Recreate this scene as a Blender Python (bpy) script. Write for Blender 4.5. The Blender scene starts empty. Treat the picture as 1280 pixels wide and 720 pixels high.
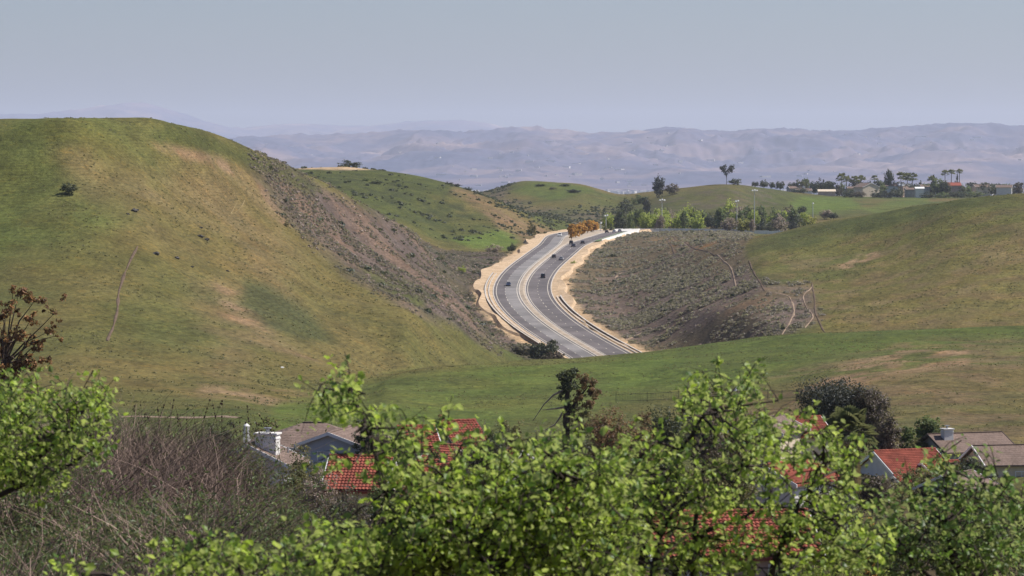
import bpy, math, random
import numpy as np
PI = math.pi
R = math.radians
SC = bpy.context.scene
COL = SC.collection
F = 4400.0                       # focal length in photo pixels (1280 wide)
TILT = math.atan(160.0 / F)
CT, ST = math.cos(TILT), math.sin(TILT)

# ------------------------------------------------------------------ camera
cam_d = bpy.data.cameras.new('camera')
cam = bpy.data.objects.new('camera', cam_d)
COL.objects.link(cam)
cam_d.sensor_width = 36.0
cam_d.lens = 36.0 * F / 1280.0
cam_d.clip_start = 0.3
cam_d.clip_end = 150000.0
cam.rotation_euler = (PI / 2 - TILT, 0, 0)
cam_d.dof.use_dof = True
cam_d.dof.focus_distance = 900.0
cam_d.dof.aperture_fstop = 8.0
SC.camera = cam

# ------------------------------------------------------------------ sky and sun
SUN_EL, SUN_AZ = R(50), R(78)    # azimuth measured from +Y towards +X
w = bpy.data.worlds.new('World')
SC.world = w
w.use_nodes = True
wn = w.node_tree
sky = wn.nodes.new('ShaderNodeTexSky')
sky.sky_type = 'NISHITA'
sky.sun_disc = False
sky.sun_elevation = SUN_EL
sky.sun_rotation = SUN_AZ
sky.altitude = 300
sky.air_density = 1.0
sky.dust_density = 1.2
sky.ozone_density = 1.2
tint = wn.nodes.new('ShaderNodeMix')
tint.data_type, tint.blend_type = 'RGBA', 'MULTIPLY'
tint.inputs[0].default_value = 1.0
tint.inputs[7].default_value = (0.91, 0.975, 1.21, 1)
wn.links.new(sky.outputs[0], tint.inputs[6])
wn.links.new(tint.outputs[2], wn.nodes['Background'].inputs[0])
wn.nodes['Background'].inputs[1].default_value = 0.06
sun_d = bpy.data.lights.new('sun', 'SUN')
sun_d.energy = 5.0
sun_d.angle = R(0.53)
sun_d.color = (1.0, 0.94, 0.86)
sun = bpy.data.objects.new('sun', sun_d)
COL.objects.link(sun)
from mathutils import Vector
sdir = Vector((math.sin(SUN_AZ) * math.cos(SUN_EL), math.cos(SUN_AZ) * math.cos(SUN_EL), math.sin(SUN_EL)))
sun.rotation_euler = (-sdir).to_track_quat('-Z', 'Y').to_euler()
sun.location = (200, -50, 300)
SC.view_settings.view_transform = 'Standard'
SC.view_settings.look = 'None'
SC.view_settings.exposure = 0.42
SC.view_settings.gamma = 1.0
SC.view_settings.use_curve_mapping = False
SC.cycles.use_denoising = True
SC.cycles.max_bounces = 6
SC.cycles.volume_bounces = 2
SC.cycles.transparent_max_bounces = 8
HAZE_DENSITY = 2.9e-5

# ------------------------------------------------------------------ helpers
def ray(px, py):
    cx = (px - 640) / F
    cy = (360 - py) / F
    return cx, CT + cy * ST, -ST + cy * CT
def at(px, py, d):
    a, b, c = ray(px, py)
    return np.array((a / b * d, d, c / b * d))
def e_of(py):
    cy = (360 - np.asarray(py, float)) / F
    return (-ST + cy * CT) / (CT + cy * ST)
def py_of(e):
    cy = (np.asarray(e) * CT + ST) / (CT - np.asarray(e) * ST)
    return 360 - cy * F
def hsh(ix, iy, seed):
    h = (ix.astype(np.int64) * 374761393 + iy.astype(np.int64) * 668265263 + seed * 1442695041) & 0xffffffff
    h = ((h ^ (h >> 13)) * 1274126177) & 0xffffffff
    h = h ^ (h >> 16)
    return (h & 0xffff) / 32767.5 - 1.0
def vnoise(X, Y, scale, seed=0):
    x = X / scale
    y = Y / scale
    ix = np.floor(x)
    iy = np.floor(y)
    fx = x - ix
    fy = y - iy
    fx = fx * fx * fx * (fx * (fx * 6 - 15) + 10)
    fy = fy * fy * fy * (fy * (fy * 6 - 15) + 10)
    a = hsh(ix, iy, seed)
    b = hsh(ix + 1, iy, seed)
    c = hsh(ix, iy + 1, seed)
    d = hsh(ix + 1, iy + 1, seed)
    return (a * (1 - fx) + b * fx) * (1 - fy) + (c * (1 - fx) + d * fx) * fy
def fbm(X, Y, scale, seed=0, octv=4, gain=0.5):
    t = 0
    a = 1.0
    for k in range(octv):
        t = t + a * vnoise(X + 37.1 * k, Y - 11.7 * k, scale / 2 ** k, seed + k)
        a *= gain
    return t
def ridged(X, Y, scale, seed=0, octv=5, gain=0.5):
    t = 0
    a = 1.0
    for k in range(octv):
        t = t + a * (1 - np.abs(vnoise(X + 37.1 * k, Y - 11.7 * k, scale / 2 ** k, seed + k)) * 2)
        a *= gain
    return t
def sstep(a, b, x):
    t = np.clip((x - a) / (b - a), 0, 1)
    return t * t * (3 - 2 * t)
def pchip(x, y, xi):
    x = np.asarray(x, float)
    y = np.asarray(y, float)
    h = np.diff(x)
    dl = np.diff(y) / h
    m = np.zeros(len(x))
    for i in range(1, len(x) - 1):
        if dl[i - 1] * dl[i] > 0:
            w1 = 2 * h[i] + h[i - 1]
            w2 = h[i] + 2 * h[i - 1]
            m[i] = (w1 + w2) / (w1 / dl[i - 1] + w2 / dl[i])
    m[0] = dl[0]
    m[-1] = dl[-1]
    k = np.clip(np.searchsorted(x, xi) - 1, 0, len(h) - 1)
    t = np.clip((xi - x[k]) / h[k], 0, 1)
    t2 = t * t
    t3 = t2 * t
    return (2 * t3 - 3 * t2 + 1) * y[k] + (t3 - 2 * t2 + t) * h[k] * m[k] + (-2 * t3 + 3 * t2) * y[k + 1] + (t3 - t2) * h[k] * m[k + 1]

class NT:
    """small wrapper that makes node graphs short"""
    def __init__(self, name):
        self.m = bpy.data.materials.new(name)
        self.m.use_nodes = True
        self.t = self.m.node_tree
        self.b = self.t.nodes['Principled BSDF']
        self.out = self.t.nodes['Material Output']
    def n(self, kind, ins=None, **kw):
        x = self.t.nodes.new('ShaderNode' + kind)
        for k, v in kw.items():
            setattr(x, k, v)
        for k, v in (ins or {}).items():
            self.set(x.inputs[k], v)
        return x
    def set(self, sock, v):
        if hasattr(v, 'is_output'):
            self.t.links.new(v, sock)
        else:
            sock.default_value = v
    def noise(self, scale, detail=3, rough=0.55, vec=None, stretch=None):
        if vec is None:
            vec = self.n('TexCoord').outputs['Object']
        if stretch:
            vec = self.n('Mapping', {'Vector': vec, 'Scale': stretch}).outputs[0]
        return self.n('TexNoise', {'Vector': vec, 'Scale': scale, 'Detail': detail, 'Roughness': rough}).outputs['Fac']
    def ramp(self, fac, stops):
        r = self.n('ValToRGB', {'Fac': fac})
        el = r.color_ramp.elements
        while len(el) < len(stops):
            el.new(0.5)
        for e, (p, c) in zip(el, stops):
            e.position = p
            e.color = (c, c, c, 1) if not hasattr(c, '__len__') else tuple(c) + (1,)
        return r.outputs[0]
    def mix(self, a, b, fac, mode='MIX'):
        x = self.n('Mix', data_type='RGBA', blend_type=mode)
        self.set(x.inputs[0], fac)
        for i, v in ((6, a), (7, b)):
            self.set(x.inputs[i], v if hasattr(v, 'is_output') else tuple(v) + (1,))
        return x.outputs[2]
    def bump(self, h, strength, dist):
        self.set(self.b.inputs['Normal'], self.n('Bump', {'Height': h, 'Strength': strength, 'Distance': dist}).outputs[0])
    def base(self, c, rough=0.8, spec=0.3):
        self.set(self.b.inputs['Base Color'], c if hasattr(c, 'is_output') else tuple(c) + (1,))
        self.b.inputs['Roughness'].default_value = rough
        self.b.inputs['Specular IOR Level'].default_value = spec
        return self

_plain = {}
def plain(name, c, rough=0.7, spec=0.3, var=0.25, scale=2.0, metal=0.0):
    """a painted or bare surface with a little uneven wear"""
    if name in _plain:
        return _plain[name]
    t = NT(name)
    nz = t.ramp(t.noise(scale, 4, 0.65), [(0.3, 1 - var), (0.7, 1 + var * 0.4)])
    t.base(t.mix(c, nz, 1.0, 'MULTIPLY'), rough, spec)
    t.b.inputs['Metallic'].default_value = metal
    _plain[name] = t.m
    return t.m
_leaf = {}
def leafmat(name, dark, light, trans=0.35, rough=0.55, spec=0.35):
    if name in _leaf:
        return _leaf[name]
    t = NT(name)
    v = t.n('Attribute', attribute_name='v').outputs['Fac']
    c = t.ramp(v, [(0.0, dark), (0.65, [(a + b) / 2 for a, b in zip(dark, light)]), (1.0, light)])
    t.base(c, rough, spec)
    if trans > 0:
        tr = t.n('BsdfTranslucent', {'Color': t.mix(c, (1.0, 1.0, 0.45), 0.3)})
        mx = t.n('MixShader', {0: trans, 1: t.b.outputs[0], 2: tr.outputs[0]})
        t.t.links.new(mx.outputs[0], t.out.inputs[0])
    _leaf[name] = t.m
    return t.m

def mesh_data(name, V, Fs, mat=None, attr=None, smooth=False):
    V = np.ascontiguousarray(np.asarray(V, dtype=np.float32).reshape(-1, 3))
    if isinstance(Fs, np.ndarray):
        Fs = [Fs]
    Fs = [np.asarray(f, dtype=np.int32) for f in Fs if len(f)]
    me = bpy.data.meshes.new(name)
    me.vertices.add(len(V))
    me.vertices.foreach_set('co', V.ravel())
    nl = sum(f.size for f in Fs)
    npoly = sum(len(f) for f in Fs)
    me.loops.add(nl)
    me.loops.foreach_set('vertex_index', np.concatenate([f.ravel() for f in Fs]))
    me.polygons.add(npoly)
    st = []
    o = 0
    for f in Fs:
        st.append(o + np.arange(len(f)) * f.shape[1])
        o += f.size
    me.polygons.foreach_set('loop_start', np.concatenate(st).astype(np.int32))
    me.polygons.foreach_set('use_smooth', np.full(npoly, bool(smooth)))
    for k, a in (attr or {}).items():
        a = np.asarray(a, dtype=np.float32)
        if a.ndim == 1:
            at_ = me.attributes.new(k, 'FLOAT', 'POINT')
            at_.data.foreach_set('value', a)
        else:
            at_ = me.attributes.new(k, 'FLOAT_COLOR', 'POINT')
            at_.data.foreach_set('color', np.hstack([a, np.ones((len(a), 1), np.float32)]).ravel())
    me.update(calc_edges=True)
    if mat:
        me.materials.append(mat)
    return me
def link(name, me, parent=None):
    o = bpy.data.objects.new(name, me)
    COL.objects.link(o)
    if parent:
        o.parent = parent
    return o
def tag(o, label=None, cat=None, group=None, kind=None):
    for k, v in (('label', label), ('category', cat), ('group', group), ('kind', kind)):
        if v:
            o[k] = v
    return o
def thing(name, label, cat, loc, rz=0, group=None):
    o = bpy.data.objects.new(name, None)
    COL.objects.link(o)
    o.empty_display_size = 0.2
    o.location = tuple(float(c) for c in loc)
    o.rotation_euler = (0, 0, rz)
    return tag(o, label, cat, group)
def children(o):
    return [c for c in COL.objects if c.parent == o]
KIDS = {}
def copy_tree(o, kids, parent=None):
    """copies a thing, its parts and their sub-parts; kids maps an object name to its children"""
    c = o.copy()
    COL.objects.link(c)
    if parent:
        c.parent = parent
    for ch in kids.get(o.name, []):
        copy_tree(ch, kids, c)
    return c
def kid_map(o):
    km = {}
    def go(x):
        km[x.name] = children(x)
        for ch in km[x.name]:
            go(ch)
    go(o)
    return km

class MB:
    """collects pieces that end up as ONE mesh"""
    def __init__(self):
        self.V = []
        self.F = {}
        self.A = []
        self.n = 0
    def add(self, V, Fa, val=0.5):
        V = np.asarray(V, float).reshape(-1, 3)
        for f in (Fa if isinstance(Fa, list) else [Fa]):
            f = np.asarray(f, int)
            if f.size:
                self.F.setdefault(f.shape[1], []).append(f + self.n)
        self.V.append(V)
        self.A.append(np.broadcast_to(np.asarray(val, float), (len(V),)))
        self.n += len(V)
        return self
    def box(self, c, s, yaw=0, taper=1.0):
        x, y, z = [q / 2 for q in s]
        V = np.array([(-x, -y, -z), (x, -y, -z), (x, y, -z), (-x, y, -z), (-x * taper, -y * taper, z), (x * taper, -y * taper, z), (x * taper, y * taper, z), (-x * taper, y * taper, z)])
        if yaw:
            ca, sa = math.cos(yaw), math.sin(yaw)
            V = np.c_[V[:, 0] * ca - V[:, 1] * sa, V[:, 0] * sa + V[:, 1] * ca, V[:, 2]]
        Q = np.array([(3, 2, 1, 0), (4, 5, 6, 7), (0, 1, 5, 4), (1, 2, 6, 5), (2, 3, 7, 6), (3, 0, 4, 7)])
        return self.add(V + np.asarray(c, float), Q)
    def tube(self, P, rad, sides=6, val=0.5, cap=True):
        P = np.asarray(P, float)
        rad = np.broadcast_to(np.asarray(rad, float), (len(P),))
        T = np.gradient(P, axis=0)
        T /= np.linalg.norm(T, axis=1)[:, None] + 1e-12
        ref = np.array((0.31, 0.2, 0.93)) if abs(T[0, 2]) < 0.9 else np.array((1.0, 0.1, 0))
        U = np.cross(T, ref)
        U /= np.linalg.norm(U, axis=1)[:, None] + 1e-12
        W = np.cross(T, U)
        a = np.arange(sides) / sides * 2 * PI
        ring = U[:, None, :] * np.cos(a)[None, :, None] + W[:, None, :] * np.sin(a)[None, :, None]
        V = (P[:, None, :] + ring * rad[:, None, None]).reshape(-1, 3)
        k = np.arange(len(P) - 1)[:, None] * sides
        j = np.arange(sides)[None, :]
        j2 = (j + 1) % sides
        Q = np.stack([k + j, k + j2, k + sides + j2, k + sides + j], -1).reshape(-1, 4)
        fs = [Q]
        if cap:
            fs.append(np.array([list(range(sides))[::-1], [(len(P) - 1) * sides + q for q in range(sides)]]))
        return self.add(V, fs, val)
    def prism(self, poly, axis, a, b):
        """polygon in the plane across the axis (0: y,z  1: x,z) between a and b"""
        n = len(poly)
        P = np.asarray(poly, float)
        V = np.zeros((2 * n, 3))
        o = [q for q in (0, 1, 2) if q != axis]
        for h, s in enumerate((a, b)):
            V[h * n:(h + 1) * n, axis] = s
            V[h * n:(h + 1) * n, o[0]] = P[:, 0]
            V[h * n:(h + 1) * n, o[1]] = P[:, 1]
        Q = np.array([(i, (i + 1) % n, n + (i + 1) % n, n + i) for i in range(n)])
        return self.add(V, [Q, np.array([list(range(n))[::-1], list(range(n, 2 * n))])])
    def data(self, name, mat, smooth=False):
        V = np.concatenate(self.V)
        return mesh_data(name, V, [np.concatenate(f) for f in self.F.values()], mat, {'v': np.concatenate(self.A)}, smooth)
    def build(self, name, mat, parent=None, smooth=False):
        return link(name, self.data(name, mat, smooth), parent)

# ------------------------------------------------------------------ terrain: knots per column (photo px): (distance, photo row)
NEAR_D = [1.5, 6, 14, 26, 45, 70, 95, 130, 190, 260, 330, 420]
NEAR_L = [-1.7, -2.2, -3.6, -5.4, -7.1, -8.1, -9.4, -14, -20.5, -25.0, -29.5, -34]
NEAR_C = [-1.7, -2.4, -4.4, -7.2, -10.6, -13.2, -15.4, -18.6, -22.2, -26.6, -30.5, -35]
NEAR_R = [-1.7, -2.4, -4.4, -7.2, -10.6, -13.2, -15.6, -19, -23.5, -29, -33.5, -36.2]
COLS = {
 -1400: [(500,520),(620,480),(720,430),(800,350),(900,265),(980,195),(1150,205),(1600,235),(2000,225),(2400,262),(2800,245),(3300,262)],
 -300: [(500,522),(620,472),(700,424),(800,345),(900,248),(970,163),(1150,185),(1600,245),(2000,235),(2400,262),(2800,245),(3300,262)],
 75: [(500,523),(620,470),(700,420),(800,340),(890,240),(950,148),(1150,172),(1600,245),(2000,235),(2400,262),(2800,245),(3300,262)],
 170: [(500,523),(620,478),(720,420),(820,332),(920,232),(985,147),(1160,178),(1600,250),(2000,228),(2400,262),(2800,245),(3300,262)],
 230: [(500,523),(620,482),(730,424),(840,340),(950,240),(1015,156),(1200,200),(1600,252),(2000,222),(2400,262),(2800,245),(3300,262)],
 290: [(490,523),(620,487),(740,430),(860,350),(980,256),(1060,175),(1250,228),(1620,255),(2000,216),(2400,262),(2800,245),(3300,262)],
 350: [(500,528),(630,492),(750,442),(880,362),(1010,278),(1100,203),(1300,250),(1650,255),(2000,210),(2400,262),(2800,245),(3300,262)],
 420: [(520,532),(650,488),(780,450),(930,375),(1060,300),(1160,236),(1350,284),(1680,258),(2000,209),(2400,262),(2800,245),(3300,262)],
 500: [(520,535),(720,466),(800,474),(910,400),(1110,332),(1240,278),(1430,300),(1700,272),(1980,217),(2400,264),(2800,248),(3300,262)],
 560: [(520,538),(760,457),(860,468),(1010,402),(1190,348),(1320,304),(1500,322),(1720,290),(1950,231),(2400,264),(2800,250),(3300,262)],
 610: [(520,538),(780,453),(920,466),(1060,428),(1270,366),(1420,322),(1530,322),(1740,288),(1950,247),(2400,262),(2800,239),(3300,262)],
 660: [(520,538),(790,450),(950,478),(1170,424),(1380,362),(1550,324),(1650,308),(1750,292),(1950,268),(2350,270),(2800,227),(3300,262)],
 720: [(520,538),(800,447),(950,482),(1160,428),(1400,358),(1590,313),(1720,298),(1850,290),(1990,284),(2350,270),(2800,230),(3300,262)],
 780: [(520,538),(820,442),(960,474),(1130,436),(1350,364),(1600,310),(1800,293),(2000,290),(2150,286),(2450,266),(2800,243),(3300,262)],
 850: [(520,538),(840,433),(960,456),(1110,417),(1285,359),(1510,304),(1830,293),(2080,290),(2250,277),(2450,252),(2700,236),(3300,266)],
 905: [(520,538),(845,426),(960,446),(1080,406),(1235,350),(1425,299),(1750,295),(2080,290),(2250,275),(2450,250),(2650,230),(3300,266)],
 960: [(520,536),(850,420),(950,440),(1050,402),(1185,346),(1385,293),(1600,299),(2050,291),(2250,274),(2500,256),(2750,236),(3300,258)],
 1050: [(500,532),(850,415),(940,434),(1065,384),(1215,326),(1365,272),(1500,306),(2000,290),(2400,264),(2700,253),(3000,246),(3300,247)],
 1130: [(490,528),(840,412),(930,430),(1050,380),(1185,318),(1335,261),(1440,300),(2000,285),(2400,264),(2700,253),(3000,246),(3300,247)],
 1205: [(490,526),(830,411),(910,426),(1030,376),(1155,308),(1290,249),(1400,296),(2000,280),(2500,258),(2750,251),(3000,245),(3300,247)],
 1330: [(490,526),(830,408),(910,424),(1015,372),(1135,302),(1265,240),(1400,290),(2000,280),(2500,258),(2750,251),(3000,244),(3300,247)],
 1700: [(490,526),(800,412),(900,428),(980,380),(1080,300),(1200,228),(1400,270),(2000,270),(2500,256),(2750,251),(3000,244),(3300,247)],
 2700: [(490,526),(800,432),(900,440),(980,400),(1080,320),(1200,240),(1400,270),(2000,270),(2500,256),(2750,251),(3000,244),(3300,247)],
}
cpx = np.array(sorted(COLS), float)
nk = len(NEAR_D) + 12 + 1
kd = np.zeros((nk, len(cpx)))
ke = np.zeros((nk, len(cpx)))
for j, c in enumerate(sorted(COLS)):
    wl = float(sstep(330, 460, np.array(c)))
    wr = float(sstep(760, 1000, np.array(c)))
    for i, d in enumerate(NEAR_D):
        z = NEAR_L[i] * (1 - wl) + NEAR_C[i] * wl * (1 - wr) + NEAR_R[i] * wr
        kd[i, j] = d
        ke[i, j] = z / d
    for i, (d, py) in enumerate(COLS[c]):
        kd[len(NEAR_D) + i, j] = d
        ke[len(NEAR_D) + i, j] = e_of(py)
    kd[-1, j] = 5200
    ke[-1, j] = -158 / 5200
gpx = np.concatenate([np.linspace(-2200, -120, 90)[:-1], np.linspace(-120, 1400, 460)[:-1], np.linspace(1400, 3400, 86)])
gy = np.concatenate([np.exp(np.linspace(math.log(1.5), math.log(450), 170))[:-1], np.exp(np.linspace(math.log(450), math.log(3200), 560))[:-1], np.exp(np.linspace(math.log(3200), math.log(5200), 50))])
gu = (gpx - 640) / F
lng = np.log(gy)
D2 = np.array([pchip(cpx, kd[i], np.clip(gpx, -1400, 2700)) for i in range(nk)])
E2 = np.array([pchip(cpx, ke[i], np.clip(gpx, -1400, 2700)) for i in range(nk)])
E = np.zeros((len(gy), len(gpx)))
for j in range(len(gpx)):
    E[:, j] = pchip(np.log(D2[:, j]), E2[:, j], lng)
GX = gu[None, :] * gy[:, None]
GY = np.repeat(gy[:, None], len(gpx), 1)
Z = E * GY
far = sstep(450, 640, GY)
Z += far * (0.9 * fbm(GX, GY, 90, 3, 3) + 0.35 * fbm(GX, GY, 22, 9, 3))
Z += (1 - far) * sstep(8, 60, GY) * 0.35 * fbm(GX, GY, 14, 5, 3)

# the road's centre line (photo px, row, distance)
RC = [(840, 500, 950), (790, 470, 1050), (747, 443, 1130), (705, 417.5, 1190), (671, 392.5, 1260), (655, 372, 1325), (653.5, 356, 1385), (663, 339, 1455),
      (683, 321.5, 1550), (706.5, 304, 1680), (728, 293.5, 1800), (750, 289.5, 1930), (792, 288, 2080), (860, 288.5, 2300)]
rp = np.array([at(*r) for r in RC])
tt = np.r_[0, np.cumsum(np.linalg.norm(np.diff(rp[:, :2], axis=0), axis=1))]
def cubic(t, P, ti):
    """natural cubic spline"""
    n = len(t)
    h = np.diff(t)
    A = np.eye(n)
    B = np.zeros(n)
    for i in range(1, n - 1):
        A[i, i - 1:i + 2] = h[i - 1], 2 * (h[i - 1] + h[i]), h[i]
        B[i] = 6 * ((P[i + 1] - P[i]) / h[i] - (P[i] - P[i - 1]) / h[i - 1])
    M = np.linalg.solve(A, B)
    k = np.clip(np.searchsorted(t, ti) - 1, 0, n - 2)
    a = t[k + 1] - ti
    b = ti - t[k]
    hk = h[k]
    return M[k] * a ** 3 / 6 / hk + M[k + 1] * b ** 3 / 6 / hk + (P[k] / hk - M[k] * hk / 6) * a + (P[k + 1] / hk - M[k + 1] * hk / 6) * b
RS = np.linspace(0, tt[-1], 520)
RX, RY = cubic(tt, rp[:, 0], RS), cubic(tt, rp[:, 1], RS)
RZ = pchip(tt, rp[:, 2], RS)
RZ = np.convolve(np.pad(RZ, 12, mode='edge'), np.ones(25) / 25, 'valid')
RT = np.stack([np.gradient(RX), np.gradient(RY)], 1)
RT /= np.linalg.norm(RT, axis=1)[:, None]
RN = np.stack([RT[:, 1], -RT[:, 0]], 1)         # to the right of travel (+)
sel = (GY > 900) & (GY < 2350) & (gpx[None, :] > 450) & (gpx[None, :] < 1100)
idx = np.argwhere(sel)
pts = np.stack([GX[sel], GY[sel]], 1)
best = np.full(len(pts), 1e9)
bi = np.zeros(len(pts), int)
for s in range(0, len(RS), 2):
    d2 = (pts[:, 0] - RX[s]) ** 2 + (pts[:, 1] - RY[s]) ** 2
    m = d2 < best
    best[m] = d2[m]
    bi[m] = s
dist = np.sqrt(best)
side = (pts[:, 0] - RX[bi]) * RN[bi, 0] + (pts[:, 1] - RY[bi]) * RN[bi, 1]
ww = 1 - sstep(np.where(side < 0, 19, 18), np.where(side < 0, 46, 42), dist)
Z[sel] = Z[sel] * (1 - ww) + (RZ[bi] - 0.5) * ww
road_w = np.zeros_like(Z)
road_w[sel] = 1 - sstep(17, 21.5, dist)
E = Z / GY

def gz(X, Y):
    X = np.asarray(X, float)
    Y = np.asarray(Y, float)
    u = X / Y
    j = np.clip(np.searchsorted(gu, u) - 1, 0, len(gu) - 2)
    i = np.clip(np.searchsorted(gy, Y) - 1, 0, len(gy) - 2)
    fu = (u - gu[j]) / (gu[j + 1] - gu[j])
    fy = (Y - gy[i]) / (gy[i + 1] - gy[i])
    return (Z[i, j] * (1 - fu) + Z[i, j + 1] * fu) * (1 - fy) + (Z[i + 1, j] * (1 - fu) + Z[i + 1, j + 1] * fu) * fy
def G(px, d):
    x = (px - 640) / F * d
    return np.array((x, d, float(gz(x, d))))
def hit(px, py, dmin=450, dmax=5000):
    """first ground point along the sight line through a photo pixel"""
    x, b, c = ray(px, py)
    u, e = x / b, c / b
    j = min(max(int(np.searchsorted(gu, u)) - 1, 0), len(gu) - 2)
    fu = (u - gu[j]) / (gu[j + 1] - gu[j])
    col = E[:, j] * (1 - fu) + E[:, j + 1] * fu
    ok = np.where((col >= e) & (gy > dmin) & (gy < dmax))[0]
    if not len(ok):
        k = np.where((gy > dmin) & (gy < dmax))[0]
        i = k[np.argmax(col[k])]
        d = gy[i]
    else:
        i = ok[0]
        t = (e - col[i - 1]) / (col[i] - col[i - 1] + 1e-12) if gy[i - 1] > dmin else 1
        d = gy[i - 1] + (gy[i] - gy[i - 1]) * min(max(t, 0), 1)
    return np.array((u * d, d, float(gz(u * d, d))))

# ------------------------------------------------------------------ ground cover per vertex
PY = py_of(E)
PX = np.repeat(gpx[None, :], len(gy), 0)
WN = vnoise(GX, GY * 0.5, 30, 21) * 0.6 + vnoise(GX, GY * 0.5, 9, 22) * 0.4
def zone(poly, d0, d1, feather=10, wob=8):
    P = np.array(poly, float)
    inside = np.zeros(PX.shape, bool)
    dm = np.full(PX.shape, 1e9)
    n = len(P)
    bb = (PX > P[:, 0].min() - 60) & (PX < P[:, 0].max() + 60) & (GY > d0) & (GY < d1) & (PY > P[:, 1].min() - 60) & (PY < P[:, 1].max() + 60)
    x, y = PX[bb], PY[bb]
    ins = np.zeros(len(x), bool)
    dd = np.full(len(x), 1e9)
    for i in range(n):
        x0, y0 = P[i]
        x1, y1 = P[(i + 1) % n]
        if y0 != y1:
            ins ^= ((y0 > y) != (y1 > y)) & (x < (x1 - x0) * (y - y0) / (y1 - y0) + x0)
        L = (x1 - x0) ** 2 + (y1 - y0) ** 2 + 1e-9
        t = np.clip(((x - x0) * (x1 - x0) + (y - y0) * (y1 - y0)) / L, 0, 1)
        dd = np.minimum(dd, np.hypot(x - x0 - t * (x1 - x0), y - y0 - t * (y1 - y0)))
    s = np.where(ins, dd, -dd) + WN[bb] * wob
    out = np.zeros(PX.shape)
    out[bb] = sstep(-feather / 2, feather / 2, s)
    return out
GREEN, OCHRE, LUSH = np.array((0.068, 0.080, 0.023)), np.array((0.122, 0.100, 0.036)), np.array((0.078, 0.112, 0.022))
PINK, SCRUB, TAN = np.array((0.235, 0.152, 0.096)), np.array((0.125, 0.094, 0.080)), np.array((0.44, 0.32, 0.20))
DARK, BROWN = np.array((0.044, 0.052, 0.020)), np.array((0.125, 0.088, 0.050))
cov = np.zeros(Z.shape + (3,))
mixn = sstep(-0.7, 0.7, fbm(GX, GY * 0.45, 70, 31, 5))
cov[:] = GREEN + (OCHRE - GREEN) * mixn[..., None]
def lay(m, c):
    global cov
    cov = cov * (1 - m[..., None]) + np.asarray(c) * m[..., None]
patch = sstep(-0.5, 0.6, fbm(GX, GY * 0.5, 26, 41, 4))
fine = sstep(-0.3, 0.5, fbm(GX, GY * 0.6, 7, 51, 3))
lay(0.85 * zone([(-400,120),(240,140),(262,190),(170,235),(150,300),(75,335),(-400,340)], 760, 1150, 60, 26) * (0.35 + 0.4 * patch), LUSH * np.array((.92, .88, 1.0)))
lay(0.55 * zone([(60,520),(60,440),(300,400),(480,455),(330,525)], 470, 800, 50, 20) * patch, GREEN)
lay(0.32 * zone([(80,200),(300,215),(370,330),(330,470),(250,500),(230,330),(150,250)], 560, 1150, 70, 40) * (1 - patch), PINK * 0.8)
lay(0.8 * zone([(186,178),(270,190),(318,214),(372,285),(350,290),(290,230),(262,205),(196,190)], 700, 1250, 12, 9) * (0.3 + 0.7 * fine), PINK)
lay(0.7 * zone([(270,352),(315,382),(350,420),(400,455),(330,440),(280,400)], 560, 900, 30, 16) * (0.4 + 0.6 * fine), PINK)
lay(0.85 * zone([(308,352),(330,356),(385,392),(420,425),(380,428),(335,412),(305,380)], 560, 1000, 26, 9), DARK * 1.15)
lay(0.5 * zone([(240,474),(360,484),(420,500),(330,505),(250,490)], 470, 900, 14, 10) * fine, PINK * 1.2)
SCRL = [(300,196),(352,204),(420,236),(470,262),(520,286),(562,303),(612,312),(640,330),(604,345),(600,378),(622,408),(662,430),(700,452),(655,444),(590,416),(505,376),(435,342),(372,296),(322,226)]
scrl = zone(SCRL, 900, 1600, 22, 12)
lay(0.92 * scrl, SCRUB * np.array((0.80, 0.80, 0.86)))
lay(0.28 * scrl * sstep(0.1, 0.55, fbm(GX + 0.55 * GY, GY * 0.25, 24, 61, 4)), PINK * 0.85)
lay(0.5 * scrl * sstep(0.1, 0.6, fbm(GX + 0.55 * GY, GY * 0.25, 30, 67, 4)), DARK)
lay(0.8 * zone([(215,150),(290,176),(350,205),(405,232),(392,246),(335,222),(275,198),(190,172)], 900, 1260, 16, 8), GREEN * 0.75)
lay(0.7 * zone([(446,330),(500,345),(548,372),(520,378),(470,352)], 950, 1400, 8, 5), GREEN)
# near ridge
lay(0.8 * zone([(330,535),(352,500),(480,466),(640,451),(800,441),(960,420),(1050,414),(1210,410),(1400,400),(1400,440),(1100,470),(900,480),(800,500),(640,530),(400,540)], 470, 900, 18, 8) * (0.5 + 0.5 * patch), LUSH)
lay(0.75 * zone([(880,520),(960,475),(1060,448),(1130,452),(1206,430),(1500,430),(1500,560),(900,560)], 440, 800, 50, 22) * (0.35 + 0.65 * fine), BROWN * 1.1)
lay(0.6 * zone([(1040,470),(1120,440),(1206,436),(1206,452),(1100,478),(980,505)], 500, 840, 12, 14) * fine, PINK * 1.1)
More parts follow.
